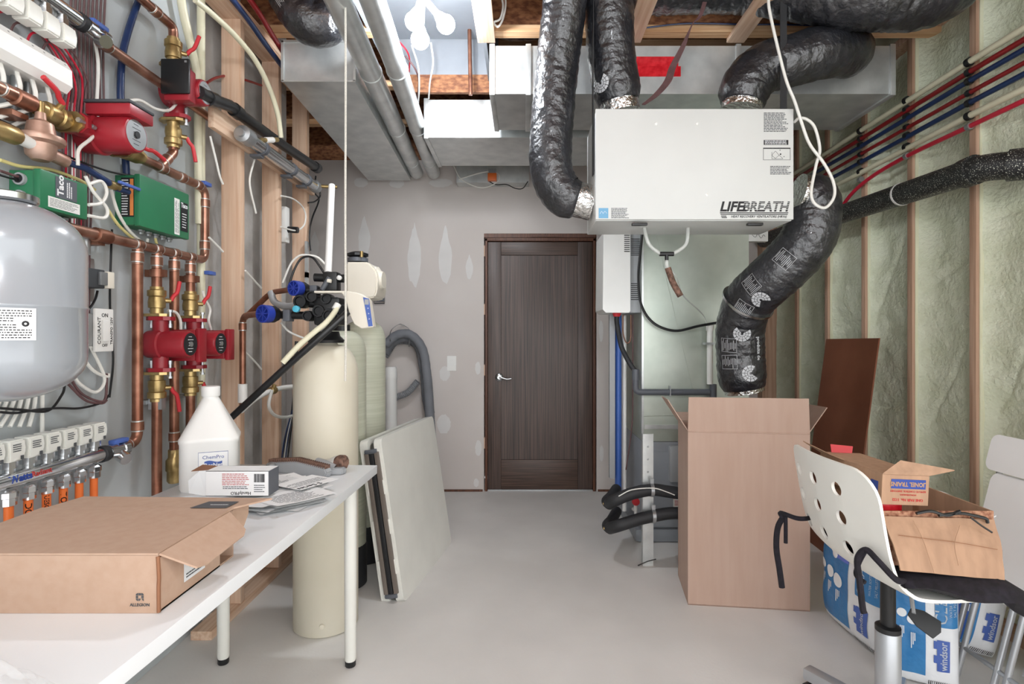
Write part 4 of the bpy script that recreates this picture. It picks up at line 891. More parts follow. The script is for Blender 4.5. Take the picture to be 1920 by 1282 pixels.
# conduit stubs
for px, lab in ((31, 'left'), (53, 'right')):
    o = ptube('conduit_stub', [pl(px,140,-1.40), pl(px,225 if px > 40 else 218,-1.40)], .013 if px < 40 else .009, 'zinc', None, 12); tag(o, lab+' of the two short conduits under the wiring box', 'conduit')
o = ptube('conduit_stub', [pl(160,440,-1.395), pl(160,478,-1.395)], .014, 'zinc', None, 12); tag(o, 'short grey conduit behind the copper header', 'conduit')
o = pbox('white_raceway', (-1.42,1.735,1.25), (-1.405,1.752,2.0), 'white'); tag(o, 'thin white raceway strip on the grey wall', 'raceway')
# transformer and switch
c = pl(160,522,-1.395); T = thing('transformer', 'black transformer on a grey metal plate left of the copper pipes', 'transformer', c)
pbox('mounting_plate', (-1.42, c.y-.10, c.z-.07), (-1.412, c.y+.06, c.z+.07), 'zinc', T, .002); pbox('core', (-1.411, c.y-.045, c.z-.03), (-1.355, c.y+.03, c.z+.03), 'tarpaper', T, .003); pbox('coil', (-1.4, c.y+.0305, c.z-.028), (-1.345, c.y+.06, c.z+.026), 'beige', T, .003); pbox('terminal_block', (-1.3545, c.y+.0, c.z-.02), (-1.345, c.y+.03, c.z+.022), 'zinc', T, .002)
pbox('paper_label', (-1.411, c.y-.075, c.z-.06), (-1.405, c.y-.05, c.z+.045), 'paper', T)
c = pl(192,620,-1.37); T = thing('switch_box', 'white switch with handwritten notes on a grey electrical box', 'light switch', c)
pbox('back_box', (-1.42, c.y-.055, c.z-.05), (-1.376, c.y+.03, c.z+.055), 'zinc', T, .006)
y0, y1, z0, z1 = c.y-.035, c.y+.045, c.z-.068, c.z+.072; cp = pbox('cover_plate', (-1.3755, y0, z0), (-1.366, y1, z1), 'white', T, .004)
pbox('rocker', (-1.3658, c.y-.010, c.z-.035), (-1.359, c.y+.020, c.z+.035), 'white', T, .003)
Mf = lambda dy, dz: frame((-1.3655, c.y+.005+dy, c.z+dz), (0,1,0), (0,0,1)); R9 = Matrix.Rotation(PI/2, 4, 'Z')
text('handwriting', 'ON', .018, Mf(0,.050), 'ink', cp); text('handwriting', 'OFF', .014, Mf(0,-.048), 'ink', cp); text('handwriting', 'COURANT', .018, Mf(-.024,.0) @ R9, 'ink', cp); text('handwriting', 'TRANSFO 120V', .014, Mf(.030,.0) @ R9, 'ink', cp, sx=.95)
# ---- expansion tank
c = V((-1.205,1.30,1.12)); T = thing('expansion_tank', 'grey steel expansion tank hanging on the left wall', 'tank', c)
R = .152; H = .468
prof = [(.02,0)]+[(R*math.sin(a), .10-.10*math.cos(a)) for a in [PI/2*i/9 for i in range(1,10)]]+[(R,.215), (R+.002,.217), (R+.002,.221), (R,.223)]+[(R*math.cos(a), H-.115+.115*math.sin(a)) for a in [PI/2*i/10 for i in range(0,10)]]+[(.012,H)]
bm = B(); lathe(bm, prof, Matrix.Translation(c), 56); sh = obj('tank_shell', bm, 'tankgrey', T, 60)
bm = B(); lathe(bm, [(.055,0), (.06,.005), (.06,.018), (.05,.022)], Matrix.Translation(c+V((0,0,H-.006))), 28); obj('top_ring', bm, 'steel', T)
pcyl('connection', c+V((0,0,H)), (c.x,c.y,ZH), .013, 'brass', T, 12)
bm = B(); box(bm, (-1.4195,c.y-.03,c.z+.1), (c.x-R+.004,c.y+.03,c.z+.30)); obj('wall_bracket', bm, 'zinc', T)
bm = B(); K = 14; R2 = R+.0012; a0, a1 = -1.5, -.50
for i in range(K):
    t0, t1 = a0+(a1-a0)*i/K, a0+(a1-a0)*(i+1)/K
    vs = [bm.verts.new(c+V((R2*math.cos(t), R2*math.sin(t), z))) for t, z in ((t0,.142), (t1,.142), (t1,.212), (t0,.212))]; bm.faces.new(vs)
lb = obj('paper_label', bm, 'paper', sh)
bm = B(); rd = random.Random(4)
for r_ in range(11):
    t = a0+.03; z = .207-.0055*r_-(.003 if r_ > 4 else 0)
    while t < a1-.06-(.18 if 2 < r_ < 7 else 0):
        d = rd.uniform(.012,.04); t2 = min(t+d, a1-.05)
        vs = [bm.verts.new(c+V(((R2+.0005)*math.cos(q), (R2+.0005)*math.sin(q), zz))) for q, zz in ((t,z-.0022), (t2,z-.0022), (t2,z), (t,z))]; bm.faces.new(vs); t = t2+.012
ctr = a1-.12
for i in range(12):
    q = 2*PI*i/12; q2 = 2*PI*(i+1)/12
    f_ = lambda r, q: c+V(((R2+.0005)*math.cos(ctr+r*math.cos(q)/R2), (R2+.0005)*math.sin(ctr+r*math.cos(q)/R2), .178+r*math.sin(q)))
    vs = [bm.verts.new(f_(r, qq)) for r, qq in ((.0025,q), (.0065,q), (.0065,q2), (.0025,q2))]; bm.faces.new(vs)
obj('label_print', bm, 'ink', lb, 0)
# ---- pale plastic pipes by the first stud
o = ptube('plastic_riser', [(-1.385,2.40,2.88), (-1.385,2.40,.2)], .0165, 'creampex', None, 14); tag(o, 'straight pale plastic pipe beside the first stud', 'pipe')
o = ptube('plastic_riser', [pl(338,-10,-1.38), pl(345,30,-1.38), pl(358,85,-1.38), pl(368,130,-1.38), pl(371,170,-1.38), pl(372,300,-1.38), pl(374,420,-1.38)], .0165, 'creampex', None, 14, 6); tag(o, 'bent pale plastic pipe left of the straight one', 'pipe')
for px, py in ((386,345), (394,512)): a = pl(px, py, -1.355); o = pbox('pipe_clip', a-V((.012,.025,.008)), a+V((.012,.025,.008)), 'indigo', None, .002); tag(o, ('upper' if py < 400 else 'lower')+' blue clip on the pale plastic pipe', 'clip', 'blue pipe clips')
# ================================================================ WATER TREATMENT
C1 = V((-.871,2.47,0)); R1 = .137
T = thing('softener_tank', 'tall cream softener tank standing behind the white table', 'tank', C1)
bm = B(); lathe(bm, [(R1-.012,0), (R1,.008), (R1,1.10)]+[(.05+(R1-.05)*math.cos(a), 1.10+.135*math.sin(a)) for a in [PI/2*i/8 for i in range(1,9)]]+[(.045,1.245)], Matrix.Translation(C1), 48); obj('tank_shell', bm, 'cream', T, 60)
bm = B(); lathe(bm, [(.012,0), (.010,.006), (.002,.008)], axis_frame(C1+V((.03,-R1+.003,.055)), (.2,-1,0)), 14); obj('drain_plug', bm, 'cream', T)
for (x, y, r, h, lab) in ((-.935,2.87,.128,1.30, 'greenish fibreglass tank half hidden behind the cream tank'), (-.915,3.21,.125,1.36, 'taller greenish fibreglass tank farthest from the table')):
    T = thing('filter_tank', lab, 'tank', (x,y,0), 'fibreglass tanks')
    bm = B(); lathe(bm, [(r-.006,.0), (r+.001,.004), (r+.001,.20), (r-.004,.21)], Matrix.Translation((x,y,0)), 36); obj('tank_base', bm, 'blackrubber', T)
    bm = B(); lathe(bm, [(r-.003,.2), (r-.003,h-.11)]+[(.04+(r-.043)*math.cos(a), h-.11+.11*math.sin(a)) for a in [PI/2*i/8 for i in range(1,9)]], Matrix.Translation((x,y,0)), 40); obj('tank_shell', bm, 'fibre', T, 60)
    bm = B(); lathe(bm, [(.045,h-.01), (.045,h+.03)], Matrix.Translation((x,y,0)), 20); obj('tank_neck', bm, 'blackplastic', T)
# softener valve head
T = thing('softener_valve', 'black softener control valve with blue caps and beige cover', 'valve', C1+V((0,0,1.245)))
YV = 2.40
def q(px, py, dy=0): return pY(px, py, YV+dy)
bm = B(); lathe(bm, [(.075,0), (.078,.012), (.060,.03), (.055,.05)], Matrix.Translation(C1+V((0,0,1.243))), 24); obj('neck_collar', bm, 'blackplastic', T)
a, b = q(585,612,-.06), q(652,560,.06)
pbox('valve_body', (a.x,YV-.05,a.z+.005), (b.x,YV+.07,b.z), 'blackplastic', T, .015)
for px, py, r in ((563,565,.028), (585,556,.024), (598,583,.026), (618,592,.030), (640,582,.026), (612,560,.022), (577,592,.022)):
    p = q(px, py, -.05); bm = B(); lathe(bm, [(r,.05), (r*1.02,0), (r*.95,-.012), (r*.72,-.012), (r*.70,.002)], axis_frame(p, (0,1,0)), 18); obj('valve_port', bm, 'blackplastic', T)
    bm = B(); prism(bm, circ(r*.66, 14), .001, axis_frame(p+V((0,-.001,0)), (0,-1,0))); obj('port_recess', bm, 'ink', T)
for a, b, r in (((515,590), (600,592), .017), ((560,543), (615,545), .014), ((555,565), (600,570), .020), ((590,520), (645,522), .018)): pcyl('valve_tube', q(*a), q(*b), r, 'blackplastic', T)
pbox('coupling_clip', q(530,602,-.03), q(552,581,.02), 'greydark', T, .004); pbox('coupling_clip', q(580,550,-.02), q(600,536,.02), 'greydark', T, .004)
pbox('motor_block', q(605,545,-.03), q(640,512,.03), 'blackplastic', T, .006); bm = B(); lathe(bm, [(.010,0), (.010,.012), (.004,.018)], axis_frame(q(637,521,-.04), (0,-1,0)), 12); obj('white_knob', bm, 'white', T)
pcyl('injector', q(604,543,-.03), q(618,520,-.03), .011, 'greydark', T); pcyl('injector_tip', q(614,526,-.045), q(621,527,-.045), .008, 'beige', T, 10)
def bluecap(px, py, Y, R, lab):
    p = pY(px, py, Y); ax = V((-.35,-.93,0)).normalized(); M = axis_frame(p, ax)
    bm = B(); n = 30; ring0 = []
    lathe(bm, [(R,-.035), (R*1.02,-.03), (R*1.02,0), (R*.86,.002), (R*.84,-.012), (.0005,-.012)], M, n); cap = obj('blue_cap', bm, 'bluecap', T, 30, label=lab)
    for k in range(8):
        A = M @ Matrix.Rotation(2*PI*k/8, 4, 'Z'); bm = B(); box(bm, (R*.18,-.002,-.012), (R*.86,.002,.001), A); obj('cap_rib', bm, 'bluecap', cap)
    bm = B(); lathe(bm, [(R*.22,-.012), (R*.22,.001)], M, 14); obj('cap_hub', bm, 'bluecap', cap)
    bm = B(); lathe(bm, [(R*.8,-.075), (R*.8,-.06), (R*.98,-.058), (R*.98,-.036)], M, 24); obj('cap_thread', bm, 'blackplastic', T)
bluecap(492, 588, 2.32, .037, 'lower blue ribbed cap'); bluecap(550, 540, 2.36, .032, 'upper blue ribbed cap')
bm = B(); lathe(bm, [(.014,.012), (.014,-.004), (.006,-.006)], axis_frame(q(555,579,-.08), (0,1,0)), 12); obj('teal_cap', bm, 'tealcap', T, label='small teal cap')
poly = [(588,545), (650,545), (668,548), (684,554), (692,562), (700,613), (678,616), (664,608), (655,590), (648,560), (640,549), (588,549)]
bm = B(); Y0, Y1 = 2.30, 2.345; sc = Y0/F
prism(bm, [((x-CX)*sc, -(y-CY)*sc) for x, y in poly][::-1], Y1-Y0, Matrix(((1,0,0,0),(0,0,1,Y0),(0,1,0,CH),(0,0,0,1)))); bmesh.ops.bevel(bm, geom=bm.edges[:], offset=.003, segments=1, affect='EDGES'); cv = obj('control_cover', bm, 'beige', T, 35)
Mb = frame(pY(688.5,585,Y0-.0006), (1,0,0), (0,0,1)); bm = B(); k = Y0/F; prism(bm, [((x-688.5)*k, -(y-585)*k) for x, y in ((681,557), (692,560), (699,611), (691,612))], .002, Mb); kp = obj('blue_keypad', bm, 'indigo', cv, 20)
plate('display', frame(pY(687.5,566,Y0-.003), (1,0,0), (0,0,1)), 8*k, 10*k, 'plasticgrey', kp); 
for y in (578, 588, 598): text('keypad_mark', '>', .012, frame(pY(690+(y-578)*.12,y,Y0-.003), (1,0,0), (0,0,1)), 'inkwhite', kp)
pcyl('drain_nut', pY(634,570,2.29), pY(628,580,2.28), .014, 'white', T, 10)
o = ptube('brine_tube', [pY(632,573,2.29), pY(628,584,2.27), pY(612,604,2.24), pY(590,622,2.22), pY(560,648,2.2), pY(530,680,2.18)], .011, 'creampex', None, 10, 6); tag(o, 'pale tube descending left from the softener valve', 'hose')
o = ptube('drain_line', [pY(652,585,2.28), pY(636,600,2.26), pY(600,632,2.24), pY(540,685,2.24), pY(480,740,2.26), pY(443,774,2.28), pY(415,800,2.30)], .014, 'abs', None, 12, 6); tag(o, 'black drain line slanting down from the softener valve', 'hose')
o = pcyl('pvc_riser', pY(615,512,2.44), pY(622,348,2.70), .0155, 'white', None, 14); tag(o, 'white plastic pipe rising from the softener to the wall pipe', 'pipe')
# second valve head on the far tank
T = thing('filter_valve', 'beige domed control head on the tall fibreglass tank', 'valve', (-.915,3.21,1.39))
Y0 = 2.98; sc = Y0/F; poly = [(649,491), (690,491), (704,506), (708,520), (707,545), (703,557), (690,560), (649,560)]
bm = B(); prism(bm, [((x-CX)*sc, -(y-CY)*sc) for x, y in poly][::-1], .20, Matrix(((1,0,0,0),(0,0,1,Y0),(0,1,0,CH),(0,0,0,1)))); bmesh.ops.bevel(bm, geom=bm.edges[:], offset=.008, segments=2, affect='EDGES'); obj('control_cover', bm, 'beige', T, 35)
bm = B(); lathe(bm, [(.075,0), (.072,.02), (.05,.035), (.045,.05)], axis_frame(pY(703,525,3.06), (1,-.05,0)), 24); obj('dial_cover', bm, 'beige', T, 40)
bm = B(); lathe(bm, [(.055,0), (.055,.02), (.04,.025)], Matrix.Translation(pY(671,491,3.08)), 20); obj('head_base', bm, 'greydark', T)
bm = B()
lathe(bm, [(.04,.025), (.058,.032), (.058,.045), (.03,.055)], Matrix.Translation(pY(671,491,3.08)), 12); obj('vent_cap', bm, 'blackplastic', T, 20)
pcyl('brass_nub', pY(678,482,3.02), pY(678,471,3.02), .009, 'brass', T, 10)
pcyl('head_neck', (-.915,3.21,1.30), (-.915,3.21,1.49), .04, 'blackplastic', T)
a = pY(712,546,YB-.001); T = thing('plug_transformer', 'flat dark grey box on the drywall beside the beige valve head', 'adapter', a-V((0,0,.09)))
pbox('housing', (a.x-.044,YB-.035,a.z-.085), (a.x+.044,YB-.0005,a.z+.09), 'greydark', T, .004); bm = B(); tube(bm, [(a.x-.04,YB-.02,a.z-.085), (a.x-.04,YB-.02,a.z-.10), (a.x+.045,YB-.02,a.z-.10), (a.x+.045,YB-.02,a.z-.085)], .004, 6); obj('wire_bail', bm, 'steel', T)
# copper at the softener
XS = -1.25
copper('softener_supply', 'copper pipe with white coupling rising beside the first stud', [[pX(455,765,XS), pX(455,592,XS), pY(490,588,2.36)]], [(pX(455,612,XS), Z_)], r=.0135, m='coppertarn')
p = pX(455,737,XS); bm = B(); lathe(bm, [(.017,-.042), (.0195,-.04), (.0195,.04), (.017,.042)], Matrix.Translation(p), 18); o = obj('dielectric_coupling', bm, 'white'); tag(o, 'white coupling with black bands on the copper pipe by the first stud', 'coupling')
copper('softener_return', 'copper pipe bending to the upper blue cap', [[pY(455,600,2.62), pY(508,548,2.60), pY(545,543,2.52)]], r=.0125, m='coppertarn')
o = ptube('braided_hose', [pY(508,548,2.58), pY(515,566,2.55), pY(535,574,2.5), pY(562,572,2.44)], .0155, 'plasticgrey', None, 12, 6); tag(o, 'grey bent hose between copper pipe and softener valve', 'hose')
o = ptube('pex_branch', [pX(452,770,-1.26), pX(478,748,-1.25), pX(505,734,-1.24), pX(530,727,-1.23), pX(560,724,-1.2)], .0125, 'white', None, 12, 6); tag(o, 'white plastic pipe crossing the studs behind the jug', 'pipe')
a = pX(511,732,-1.235); bm = B(); lathe(bm, [(.016,-.02), (.019,-.018), (.019,.018), (.016,.02)], axis_frame(a, (.1,.9,.05)), 10); cyl(bm, a, a+V((.01,0,.03)), .010); tag(obj('saddle_valve', bm, 'brass'), 'small brass tap on the white pipe across the studs', 'valve')
o = ptube('clear_loop', [pX(510,732,-1.21), pX(504,760,-1.2), pX(515,778,-1.19), pX(535,782,-1.18), pX(556,777,-1.16)], .008, 'cleartube', None, 10, 6); tag(o, 'clear tube looping below the brass tap', 'hose')
for k in range(5):
    o = ptube('black_hose', [pX(556-k*1.5,640+k*20,-1.28), pX(552+k,740,-1.27), pX(542-k*2,820,-1.26), pX(532-k*2,900,-1.25)], .010 if k == 0 else .003, ['abs','bluepex','cable','blackplastic','bluepex'][k], None, 8, 6); tag(o, ['thick black hose behind the cream tank','thin blue wire beside the black hose','thin white wire beside the black hose','thin black wire beside the black hose','second thin blue wire beside the black hose'][k], 'hose' if k == 0 else 'wire')
# ---- lamp tube and pipes high on the studs
T = thing('uv_filter', 'long clear and steel water filter tube on the wooden cross board', 'filter', (-1.225,2.9,2.12))
XU = -1.225; zu = 2.156
pcyl('tube', (XU,2.47,zu), (XU,3.30,zu), .030, 'steel', T, 20)
bm = B(); lathe(bm, [(.018,-.06), (.018,-.045), (.036,-.04), (.036,.03), (.031,.035)], axis_frame((XU,2.47,zu), Y_), 18); obj('end_cap', bm, 'zinc', T); bm = B(); lathe(bm, [(.031,-.03), (.035,-.025), (.035,.02), (.02,.04), (.012,.05)], axis_frame((XU,3.29,zu), Y_), 18); obj('end_cap', bm, 'zinc', T)
for y in (2.62, 2.95, 3.15): bm = B(); lathe(bm, [(.0305,-.012), (.034,-.012), (.034,.012), (.0305,.012)], axis_frame((XU,y,zu), Y_), 18); box(bm, (-1.274,y-.02,zu-.045), (XU,y+.02,zu-.033)); obj('holder_clip', bm, 'greydark', T)
pcyl('outlet', (XU,3.30,zu+.005), (XU+.12,3.32,zu+.005), .010, 'brass', T)
a, b = pX(485,263,-1.215), pX(520,262,-1.19); pcyl('inlet', a, b, .011, 'brass', T, 12); pcyl('inlet_sleeve', a.lerp(b,.35), a.lerp(b,.75), .0135, 'white', T, 12)
o = ptube('pex_curve', [pX(366,0,-1.26), pX(400,28,-1.24), pX(440,66,-1.22), pX(478,112,-1.20), pX(505,165,-1.19), pX(521,215,-1.185), pX(527,258,-1.185)], .0115, 'creampex', None, 12, 8); tag(o, 'pale plastic tube curving down over the studs to the filter', 'pipe')
T = thing('abs_drain', 'black drain pipe running along the studs above the filter tube', 'pipe', pX(480,240,-1.24))
P = [pX(372,172,-1.24), pX(396,186,-1.24), pX(430,198,-1.24), pX(452,216,-1.24), pX(530,272,-1.24), pX(596,316,-1.235)]
bm = B(); tube(bm, P, .025, 18); obj('pipe', bm, 'abs', T)
for p, dr in ((P[1], P[2]-P[1]), (P[2].lerp(P[3],.6), P[3]-P[2]), (P[5]-(P[5]-P[4]).normalized()*.03, P[5]-P[4])): bm = B(); lathe(bm, [(.0255,-.024), (.030,-.024), (.030,.024), (.0255,.024)], axis_frame(p, dr), 20); obj('hub', bm, 'abs', T)
for z, m, r, lab in ((2.70,'bluepex',.0125,'blue pipe running under the top plate at upper left'), (2.745,'redpex',.0125,'red pipe running beside the blue one at upper left')):
    o = ptube('overhead_pipe', [(-1.24+.04*(m == 'redpex'),1.9,z+.03), (-1.235+.04*(m == 'redpex'),2.45,z), (-1.235+.03*(m == 'redpex'),2.72,z-.03), (-1.25,3.3,z-.06)], r, m, None, 12, 6); tag(o, lab, 'pipe', 'overhead pipes')
o = ptube('red_tube', [pX(388,155,-1.36), pX(405,146,-1.37), pX(430,142,-1.38), pX(460,150,-1.38), pX(490,160,-1.38)], .006, 'redpex', None, 8, 6); tag(o, 'thin red tube threaded behind the first stud', 'pipe')
# ---- wall box, strut and cables between studs
a = pX(545,450,-1.33); T = thing('outlet_box', 'white electrical box between the second and third studs', 'electrical box', a)
pbox('box', (-1.39,3.12,1.80), (-1.325,3.17,2.0), 'white', T, .004); pcyl('plug', (-1.325,3.15,1.875), (-1.27,3.15,1.872), .018, 'blackplastic', T)
for y0, y1, lab in ((452,520,'upper'), (510,560,'lower')): a = pX(574,y0,-1.29); b = pX(574,y1,-1.29); o = pbox('nail_plate', (-1.299,a.y,b.z), (-1.285,a.y+.03,a.z), 'galv'); tag(o, lab+' galvanised nail plate on the third stud', 'plate', 'nail plates')
for k, (P, m, lab) in enumerate([
    ([(527,367),(548,372),(565,385),(573,402),(570,422),(556,432),(535,428),(527,425)], 'cable', 'white cable loop in front of the third stud'),
    ([(530,530),(545,495),(560,480),(574,478),(595,482),(612,498)], 'cable', 'white cable arching to the softener valve'),
    ([(540,540),(552,505),(566,484),(585,482),(600,500),(610,516)], 'blackplastic', 'black cable arching to the softener valve'),
    ([(462,255),(478,290),(468,340),(480,400)], 'cable', 'thin white cable in the bay after the first stud'),
    ([(394,255),(405,300),(412,330),(418,345)], 'cable', 'thin white cable left of the first stud'),
    ([(392,445),(405,458),(418,472)], 'cable', 'white cable entering the first stud'),
    ([(460,507),(475,524),(490,540)], 'cable', 'white cable slanting between the first and second studs'),
    ([(460,660),(478,678),(490,692)], 'cable', 'white cable low between the first and second studs'),
    ([(592,330),(590,360),(598,375),(585,410),(580,440),(582,470)], 'blackplastic', 'black cable hanging from the filter end'),
    ([(578,380),(590,378),(600,368),(598,350)], 'blackplastic', 'short black loop below the filter end'),
    ([(527,605),(540,620),(555,628),(570,634)], 'cable', 'thin cable from the lower blue cap to the tank')]):
    o = ptube('stud_cable', [pX(x, y, (-1.28 if 380 < x else -1.3)) if k not in (1,2,10) else pY(x, y, 2.46) for x, y in P], .0045 if m == 'cable' else .005, m, None, 8, 7); tag(o, lab, 'cable')
# ---- hanging string
o = ptube('hanging_string', [(-.70,2.20,2.80), (-.699,2.20,2.2), (-.70,2.20,1.7), (-.698,2.20,1.3), (-.70,2.20,1.095)], .0045, 'rope', None, 7, 6); tag(o, 'frayed white string hanging from the ceiling before the softener', 'string')
# ---- vacuum hose on the back wall
T = thing('vacuum_hose', 'grey covered vacuum hose looped over a wire hanger on the drywall', 'hose', pY(763,615,4.45))
def hose(P, r, m, ridged=False):
    Q = spline(P, 14); bm = B()
    tube(bm, Q if not ridged else spline(P, 60), r, 14, (lambda s, t: r*(1+.10*math.sin(s*2*PI/.014))) if ridged else (lambda s, t: r*(1+.03*math.sin(s*2*PI/.06)))); return obj('hose_length', bm, m, T, 60)
hose([pY(722,660,4.47), pY(735,640,4.47), pY(763,632,4.47), pY(786,650,4.47), pY(797,700,4.47), pY(800,740,4.47), pY(806,775,4.47)], .040, 'hosecover')
hose([pY(724,645,4.40), pY(745,628,4.40), pY(770,628,4.40), pY(792,655,4.40), pY(801,710,4.40), pY(806,790,4.40)], .036, 'hosecover')
hose([pY(722,668,4.52), pY(745,640,4.53), pY(785,650,4.53), pY(802,700,4.53), pY(808,770,4.50), pY(812,840,4.46), pY(812,900,4.44)], .027, 'hosegrey', True)
hose([pY(742,745,4.50), pY(765,735,4.50), pY(783,715,4.50)], .026, 'hosegrey', True)
bm = B(); tube(bm, spline([pY(732,640,4.36), pY(733,620,4.40), pY(748,608,4.5), pY(757,610,4.56), pY(768,620,4.42), pY(767,650,4.36)], 6), .004, 6); obj('wire_hanger', bm, 'steel', T)
p = pY(732,780,4.42); T = thing('vacuum_tube', 'thin white capped cylinder standing against the drywall behind the tanks', 'tube', (p.x,4.44,0))
pcyl('tube_body', (p.x,4.44,0), (p.x,4.44,.95), .046, 'white', T, 24); bm = B(); lathe(bm, [(.049,.94), (.049,1.01), (.040,1.03)], Matrix.Translation((p.x,4.44,0)), 24); obj('tube_cap', bm, 'white', T)
# ---- folded table leaning on the tanks
T = thing('folding_table', 'white plastic folding table folded in half and leaning on the tanks', 'table', (-.55,3.0,0))
nb, fb = V((-.565,2.66,0)), V((-.437,3.44,0)); ht = V((-.125,.05,.775))
ax = (fb-nb).normalized(); upv = ht.normalized(); nr = ax.cross(upv).normalized()
if nr.x < 0: nr = -nr
M = Matrix(((ax.x,upv.x,nr.x,nb.x),(ax.y,upv.y,nr.y,nb.y),(ax.z,upv.z,nr.z,nb.z),(0,0,0,1)))
Lg, Hg = (fb-nb).length, ht.length
for k, z0 in ((0, -.045), (1, -.115)):
    bm = B(); prism(bm, rrect(Lg, Hg, .03, 4, Lg/2, Hg/2), .012, M @ Matrix.Translation((0, 0, z0+.033 if k == 0 else z0))); h_ = obj('table_half', bm, 'whitesemi', T, 30)
    bm = B()
    zz0, zz1 = (z0+.004, z0+.0325) if k == 0 else (z0+.0125, z0+.041)
    lipo, lipi = rrect(Lg, Hg, .03, 4, Lg/2, Hg/2), rrect(Lg-.05, Hg-.05, .02, 4, Lg/2, Hg/2)
    R = [[bm.verts.new(M @ V((x, y, z))) for x, y in pp] for pp, z in ((lipo,zz0), (lipo,zz1), (lipi,zz1), (lipi,zz0))]; n = len(lipo)
    for r0, r1 in zip(R, R[1:]+R[:1]):
        for i in range(n): bm.faces.new((r0[i], r0[(i+1)%n], r1[(i+1)%n], r1[i]))
    obj('rim', bm, 'whitesemi', h_, 30)
# the open hinge end shows the brown steel rails
for dz, m in ((-.030,'tabletaupe'), (-.056,'ink'), (-.081,'tabletaupe')): bm = B(); box(bm, (-.012, .05, dz-.011), (.03, Hg-.06, dz+.011), M, .002); obj('frame_rail', bm, m, T)
for y in (.04, Hg-.055): bm = B(); tube(bm, [M @ V((-.006, y, -.085)), M @ V((-.012, y, -.056)), M @ V((-.006, y, -.027))], .011, 10); obj('hinge_tube', bm, 'greydark', T)
for y in (.14, .33, .52): 
    for z in (-.019, -.098): bm = B(); box(bm, (-.008,y,z-.007), (.012,y+.07,z+.007), M, .004); obj('moulded_lug', bm, 'whitesemi', T)
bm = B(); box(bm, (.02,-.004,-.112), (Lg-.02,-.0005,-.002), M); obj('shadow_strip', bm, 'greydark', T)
# ================================================================ WHITE TABLE AND WHAT STANDS ON IT
TZ = .74
Mt = Matrix.Translation((-.60,2.30,0)) @ Matrix.Rotation(math.radians(-1.9), 4, 'Z')        # far right corner of the top; runs towards the camera along -Y
T = thing('white_table', 'long white table with round legs along the left wall', 'table', Mt @ V((-.31,-1.0,0)))
bm = B(); box(bm, (-.62,-2.0,TZ-.034), (0,0,TZ), Mt, .002); obj('tabletop', bm, 'tablewhite', T, 30)
for x, y in ((-.06,-.15), (-.56,-.15), (-.06,-1.9), (-.56,-1.9)):
    p = Mt @ V((x, y, 0)); bm = B(); lathe(bm, [(.019,.02), (.022,.03), (.024,TZ-.036)], Matrix.Translation(p), 24); lg = obj('leg', bm, 'whitesemi', T)
    bm = B(); lathe(bm, [(.0185,0), (.0205,.004), (.0205,.022)], Matrix.Translation(p), 24); obj('rubber_foot', bm, 'blackplastic', lg)
# jug
jc = pZ(392,916,TZ); jc = V((jc.x-.022, jc.y+.05, TZ)); Y = jc.y
T = thing('jug', 'white plastic gallon jug with a blue printed label on the table', 'jug', jc)
hw = .108
def rsq(w, r, z, k=5): return [(x, y, z) for x, y in rrect(w, w, r, k)]
Mj = Matrix.Translation(jc) @ Matrix.Rotation(math.radians(24), 4, 'Z')
bm = B(); rings = []
for w_, r, z in ((.166,.03,.0), (.176,.035,.008), (.176,.035,.150), (.181,.036,.156), (.181,.036,.166), (.174,.034,.172), (.10,.030,.245), (.058,.027,.288), (.050,.0245,.296), (.050,.0245,.306)):
    rings.append([bm.verts.new(Mj @ V(p)) for p in rsq(w_*1.03, min(r, w_*1.03/2-.0005), z*1.06)])
n = len(rings[0])
for a, b in zip(rings, rings[1:]):
    for i in range(n): bm.faces.new((a[i], a[(i+1)%n], b[(i+1)%n], b[i]))
bm.faces.new(rings[0][::-1]); bm.faces.new(rings[-1]); obj('bottle_body', bm, 'jug', T, 50)
bm = B(); lathe(bm, [(.029,.318), (.030,.321), (.030,.350), (.028,.353)], Mj, 28); obj('cap', bm, 'white', T)
Ml = Mj @ Matrix(((1,0,0,.016),(0,0,-1,-.0908),(0,1,0,.085),(0,0,0,1)))
plate('paper_label', Ml, .090, .100, 'paper', T); 
bm = B()
for x, y, w_, h_ in ((0,.049,.09,.0014), (0,-.049,.09,.0008), (-.0447,0,.0008,.1), (.0447,0,.0008,.1)): prism(bm, [(x-w_/2,y-h_/2), (x+w_/2,y-h_/2), (x+w_/2,y+h_/2), (x-w_/2,y+h_/2)], .0003, up(Ml, .0006))
obj('label_border', bm, 'inkblue', T, 0)
text('lettering', 'ChemPro', .017, up(Ml, .0007) @ Matrix.Translation((.0,.031,0)), 'inkblue', T)
bm = B(); prism(bm, [(-.027,-.012)]+[(-.027+.054*i/10, .012+.003*math.sin(i/10*2*PI)) for i in range(11)]+[(.027-.054*i/10, -.014+.003*math.sin((1-i/10)*2*PI)) for i in range(10)], .0003, up(Ml, .0007) @ Matrix.Translation((0,.005,0))); obj('flag_logo', bm, 'indigo', T, 0)
text('lettering', 'ResNet', .018, up(Ml, .0012) @ Matrix.Translation((.0,.004,0)), 'inkwhite', T, bold=.0005)
lines('label_print', up(Ml, .0007) @ Matrix.Translation((0,-.027,0)), .075, .028, 4, 'labelgrey', T, fill=.25)
